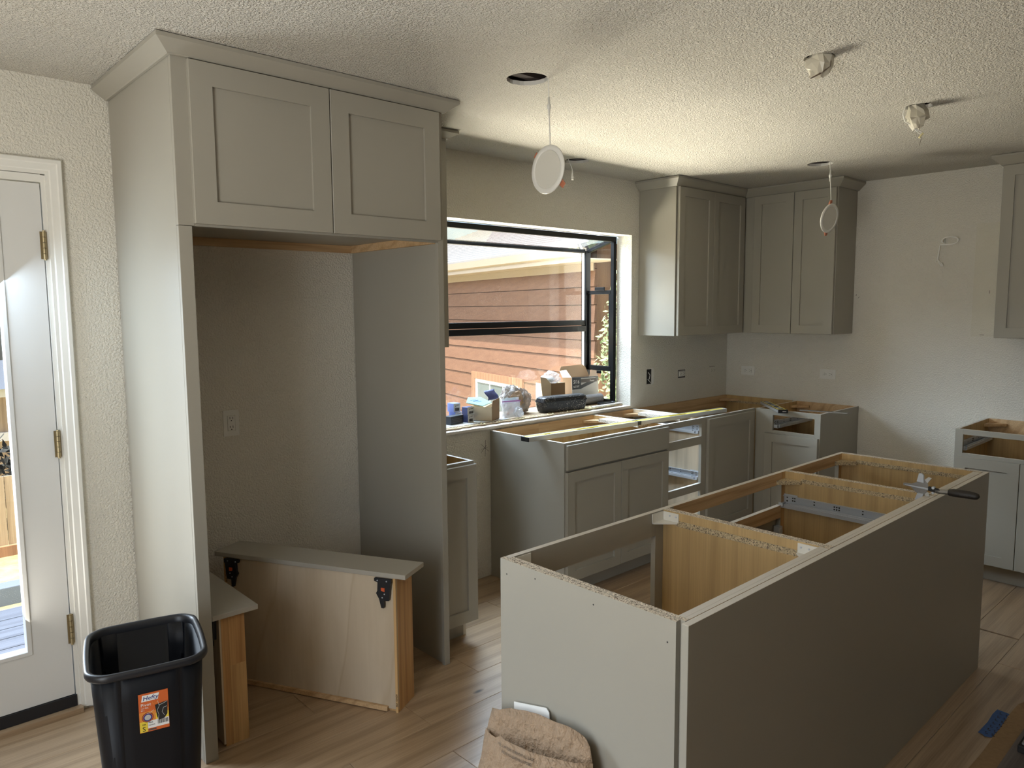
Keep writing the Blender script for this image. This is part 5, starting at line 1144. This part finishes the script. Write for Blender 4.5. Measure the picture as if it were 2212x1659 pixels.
sk_ = MB().prism(Fr((-1.60, 0.032, WZ0 + 0.0285), (1, 0.02, 0), (-0.02, 1, 0), (0, 0, 1)), [(0, 0), (0.31, 0.004), (0.31, 0.024), (0.0, 0.028)], 0, 0.008).build('wood_stick', M_EDGE, None); tag(sk_, 'thin pale wood strip on the front edge of sill, right end', 'stick')

# pencil mark on the wall under the sill, nicks on the right wall
pm = MB(); F = Fr((-2.603, 0, 0.772), (1, 0, 0), (0, 0, 1), (0, -1, 0))
for a, b in (((0, -0.045), (0.004, 0.05)), ((-0.03, 0.03), (0.03, -0.02)), ((-0.03, -0.02), (0.012, 0.02)), ((-0.03, 0.0), (0.02, 0.005))): pm.tube([F.p(*a, 0.0008), F.p(*b, 0.0008)], 0.0009, 4)
pm.build('pencil_mark', M_INKG, w_back)
nk = MB(); F = FB(0)
for y, z, du, dv in ((1.842, 1.66, 0.0, 0.02), (1.80, 1.40, 0.025, 0.0), (1.02, 1.66, 0.002, 0.012), (1.035, 1.645, 0.008, 0.008)): nk.tube([F.p(y, z, 0.002), F.p(y + du, z + dv, 0.002)], 0.0014, 4)
nk.build('nick', M_INKG, w_right)

# ================================================================ OUTSIDE
gd = MB(); ys = [0.14, 1, 3, 6, 9, 14, 40]; xs = [-30, -10, -6, -2, 2, 8, 30]
zg = lambda y: -0.35 - 0.074 * (min(y, 9) - 0.2)
P = [Vector((x, y, zg(y))) for y in ys for x in xs]
gd.add(P, [(i * 7 + j, i * 7 + j + 1, (i + 1) * 7 + j + 1, (i + 1) * 7 + j) for i in range(6) for j in range(6)])
gd.add([(-40, -12, -0.4), (XW - T, -12, -0.4), (XW - T, 0.14, -0.4), (-40, 0.14, -0.4)], [(0, 1, 2, 3)])
structure(gd.build('ground', M_GROUND))
# house next door, at an angle
hu = Vector((0.247, 0.969, 0)); hn = Vector((-0.969, 0.247, 0)); F = Fr((0.903, 2.196, 0), hu, (0, 0, 1), hn)
nh_ = thing('neighbor_house', 'brown lap-sided house with pale roof seen through the garden window', 'house', (0.903, 2.196, 0))
HL = 7.5
z = -0.78; i = 0
while z < 2.05:
    z1 = min(z + 0.198, 2.085)
    MB().add([F.p(0, z + 0.007, -0.02), F.p(HL, z + 0.007, -0.02), F.p(HL, z + 0.007, 0.022), F.p(0, z + 0.007, 0.022), F.p(0, z1, -0.02), F.p(HL, z1, -0.02), F.p(HL, z1, 0.006), F.p(0, z1, 0.006)],
             [(0, 1, 2, 3), (4, 7, 6, 5), (0, 3, 7, 4), (1, 5, 6, 2), (2, 6, 7, 3), (0, 4, 5, 1)]).build('siding_board', M_CEDAR, nh_)
    z += 0.2
fbox('wall_core', M_CEDARTRIM, nh_, F, 0.01, HL, -0.8, 2.3, -4.0, -0.022)
OV = 0.45
fbox('soffit', M_GUTTER, nh_, F, -0.45, HL + 0.4, 2.086, 2.10, -0.02, OV - 0.02); fbox('fascia', M_GUTTER, nh_, F, -0.45, HL + 0.4, 2.07, 2.20, OV - 0.019, OV); fbox('frieze_board', M_GUTTER, nh_, F, 0, HL, 2.0, 2.085, 0.019, 0.035)
MB().prism(Fr(F.p(-0.45, 0, 0), F.n, F.v, F.u), [(OV + 0.001, 2.12), (OV + 0.07, 2.13), (OV + 0.10, 2.21), (OV + 0.001, 2.21)], 0, HL + 0.85).build('gutter', M_GUTTER, nh_)
sl_ = math.radians(20); rdir = Vector(-hn * math.cos(sl_)) + Vector((0, 0, math.sin(sl_))); rn = Vector((hn * math.sin(sl_)) + Vector((0, 0, math.cos(sl_))))
RF = Fr(F.p(-0.45, 2.215, OV + 0.08), hu, rdir, rn)
fbox('roof_deck', M_SHINGLE, nh_, RF, 0, HL + 0.85, 0.0, 4.6, -0.03, -0.001)
for i in range(26):
    v = 0.14 * i + 0.0
    MB().add([RF.p(0, v, 0), RF.p(HL + 0.85, v, 0), RF.p(HL + 0.85, v, 0.022), RF.p(0, v, 0.022), RF.p(0, v + 0.15, 0), RF.p(HL + 0.85, v + 0.15, 0), RF.p(HL + 0.85, v + 0.15, 0.004), RF.p(0, v + 0.15, 0.004)],
             [(0, 1, 2, 3), (3, 2, 6, 7), (0, 3, 7, 4), (1, 5, 6, 2), (4, 7, 6, 5)]).build('shingle_course', M_SHINGLE, nh_)
WU0, WU1, WV1, WV0 = 1.60, 3.17, 0.665, -0.35
wf = MB()
for q in ((WU0, WU1, WV1 - 0.10, WV1), (WU0, WU0 + 0.12, WV0, WV1 - 0.1), (WU1 - 0.12, WU1, WV0, WV1 - 0.1), (WU0, WU1, WV0 - 0.1, WV0)): wf.box(F, *q, 0.019, 0.05)
wfo = wf.build('window_trim', M_CEDARTRIM, nh_)
a0, a1 = WU0 + 0.12, WU1 - 0.12; b1 = WV1 - 0.1
vf = MB()
for q in ((a0, a1, b1 - 0.05, b1), (a0, a0 + 0.05, WV0, b1 - 0.05), (a1 - 0.05, a1, WV0, b1 - 0.05)): vf.box(F, *q, 0.019, 0.04)
vf.build('window_frame', M_VINYL, wfo)
for k in (1, 2): fbox('muntin', M_VINYL, wfo, F, a0 + 0.05 + (a1 - a0 - 0.1) * k / 3 - 0.012, a0 + 0.05 + (a1 - a0 - 0.1) * k / 3 + 0.012, WV0, b1 - 0.05, 0.028, 0.034)
for k in range(3):
    pw = (a1 - a0 - 0.1) / 3; fbox('window_pane', M_NEIGHPANE, wfo, F, a0 + 0.05 + pw * k + 0.001, a0 + 0.05 + pw * (k + 1) - 0.001, WV0, b1 - 0.05, 0.022, 0.026)

def foliage(name, label, c, r, n, m, seed, s=0.05, cat='shrub', stems=True, solid=0.55):
    t = thing(name, label, cat, (c[0], c[1], c[2] - r[2])); random.seed(seed); b = MB()
    for i in range(n):
        d = Vector((random.gauss(0, 1), random.gauss(0, 1), random.gauss(0, 1))).normalized(); q = random.uniform(solid, 1.0) * (1 + 0.25 * noise.noise(d * 2.5 + Vector((seed, 0, 0))))
        p = Vector(c) + Vector((d.x * r[0], d.y * r[1], d.z * r[2])) * q
        u = Vector((random.uniform(-1, 1), random.uniform(-1, 1), random.uniform(-1, 1))).normalized(); v = u.orthogonal().normalized(); k = s * random.uniform(0.6, 1.3)
        b.add([p - u * k, p + v * k * 0.5, p + u * k, p - v * k * 0.5], [(0, 1, 2, 3)])
    b.build('foliage', m, t)
    if stems:
        w_ = MB()
        for i in range(9):
            a = i * 0.7; w_.tube([(c[0] + 0.05 * math.cos(a), c[1] + 0.05 * math.sin(a), c[2] - r[2]), (c[0] + r[0] * 0.4 * math.cos(a), c[1] + r[1] * 0.4 * math.sin(a), c[2]), (c[0] + r[0] * 0.7 * math.cos(a), c[1] + r[1] * 0.7 * math.sin(a), c[2] + r[2] * 0.6)], [0.03, 0.02, 0.008], 6)
        w_.build('stem', M_BARK, t)
    return t
foliage('leafy_shrub', 'pale green leafy shrub beyond the corner of brown house', (0.68, 1.40, 0.95), (0.44, 0.38, 1.35), 8000, M_LEAF, 2, 0.032)
# deck, edging, fence, shed, hedge, bare tree seen through the patio door
dk = thing('deck', 'grey weathered wood deck outside the patio door', 'deck', (-5.5, 0.9, -0.12))
y = 0.16; k = 0
while y < 1.6: MB().w(-8.2, -4.02, y, y + 0.135, -0.15, -0.12).build('deck_board', M_DECK, dk); y += 0.143
MB().w(-8.2, -4.0, y, y + 0.04, -0.33, -0.125).build('rim_joist', M_DECK, dk); MB().w(-8.2, -4.0, 0.16, 0.2, -0.33, -0.151).build('rim_joist', M_DECK, dk)
for x in (-8.0, -6.2, -4.2): MB().w(x, x + 0.09, y - 0.1, y - 0.002, -0.5, -0.151).build('post', M_DECK, dk)
te = MB().w(-9, -2.6, 3.15, 3.3, zg(3.2) - 0.05, zg(3.2) + 0.14).build('timber_edging', M_SLATE, None, 0.005); tag(te, 'blue grey timber edging lying across the dry lawn', 'edging')
fc = thing('fence', 'pale wood board fence at the back of yard', 'fence', (-5.2, 4.97, -0.7)); x = -8.0; random.seed(6)
while x < -3.0: MB().w(x, x + 0.138, 4.97, 4.99, -0.60, 0.05 + random.uniform(-0.012, 0.012)).build('fence_board', M_FENCE, fc); x += 0.143
MB().w(-8.0, -3.0, 4.94, 4.968, -0.74, -0.605).build('kick_board', M_CEDARTRIM, fc); MB().w(-8, -3, 4.992, 5.03, -0.25, -0.16).build('fence_rail', M_FENCE, fc)
hg = foliage('hedge', 'dark clipped hedge showing just above the fence', (-5.2, 6.2, -0.45), (2.6, 0.5, 0.72), 3000, M_HEDGE, 8, 0.06, 'hedge', False, 0.7)
sh = thing('garden_shed', 'weathered wood shed with blue grey roof beyond the fence', 'shed', (-5.0, 9.2, -1.0))
MB().w(-7.2, -2.8, 9.2, 11.4, -1.05, 0.52).build('shed_wall', M_FENCE, sh); MB().w(-7.3, -2.7, 9.15, 9.199, -0.22, -0.10).build('trim_board', M_VINYL, sh); MB().w(-7.3, -2.7, 9.15, 9.199, 0.40, 0.52).build('trim_board', M_VINYL, sh)
MB().prism(Fr((-7.5, 0, 0), (0, 1, 0), (0, 0, 1), (1, 0, 0)), [(8.95, 0.53), (11.65, 0.53), (10.3, 0.86)], 0, 5.0).build('shed_roof', M_SLATE, sh)
bt = thing('bare_tree', 'bare winter tree with thin branches against the bright sky', 'tree', (-5.0, 13.0, -1.0)); random.seed(12)
def branch(mb, p, d, L, r, lvl):
    pts = [p]; q = p.copy(); dd = d.copy()
    for i in range(4): dd = (dd + Vector((random.gauss(0, .18), random.gauss(0, .18), random.gauss(0, .1)))).normalized(); q = q + dd * L / 4; pts.append(q.copy())
    mb.tube(pts, [r * (1 - 0.15 * i) for i in range(5)], 5)
    if lvl:
        for i in range(1, 5):
            for _ in range(2): branch(mb, pts[i], (dd + Vector((random.gauss(0, .8), random.gauss(0, .5), random.uniform(-.1, .6)))).normalized(), L * 0.62, r * 0.5, lvl - 1)
tm = MB(); branch(tm, Vector((-5.0, 13.0, -1.0)), Vector((0.05, 0, 1)), 2.2, 0.09, 3); tm.build('branches', M_BARK, bt)
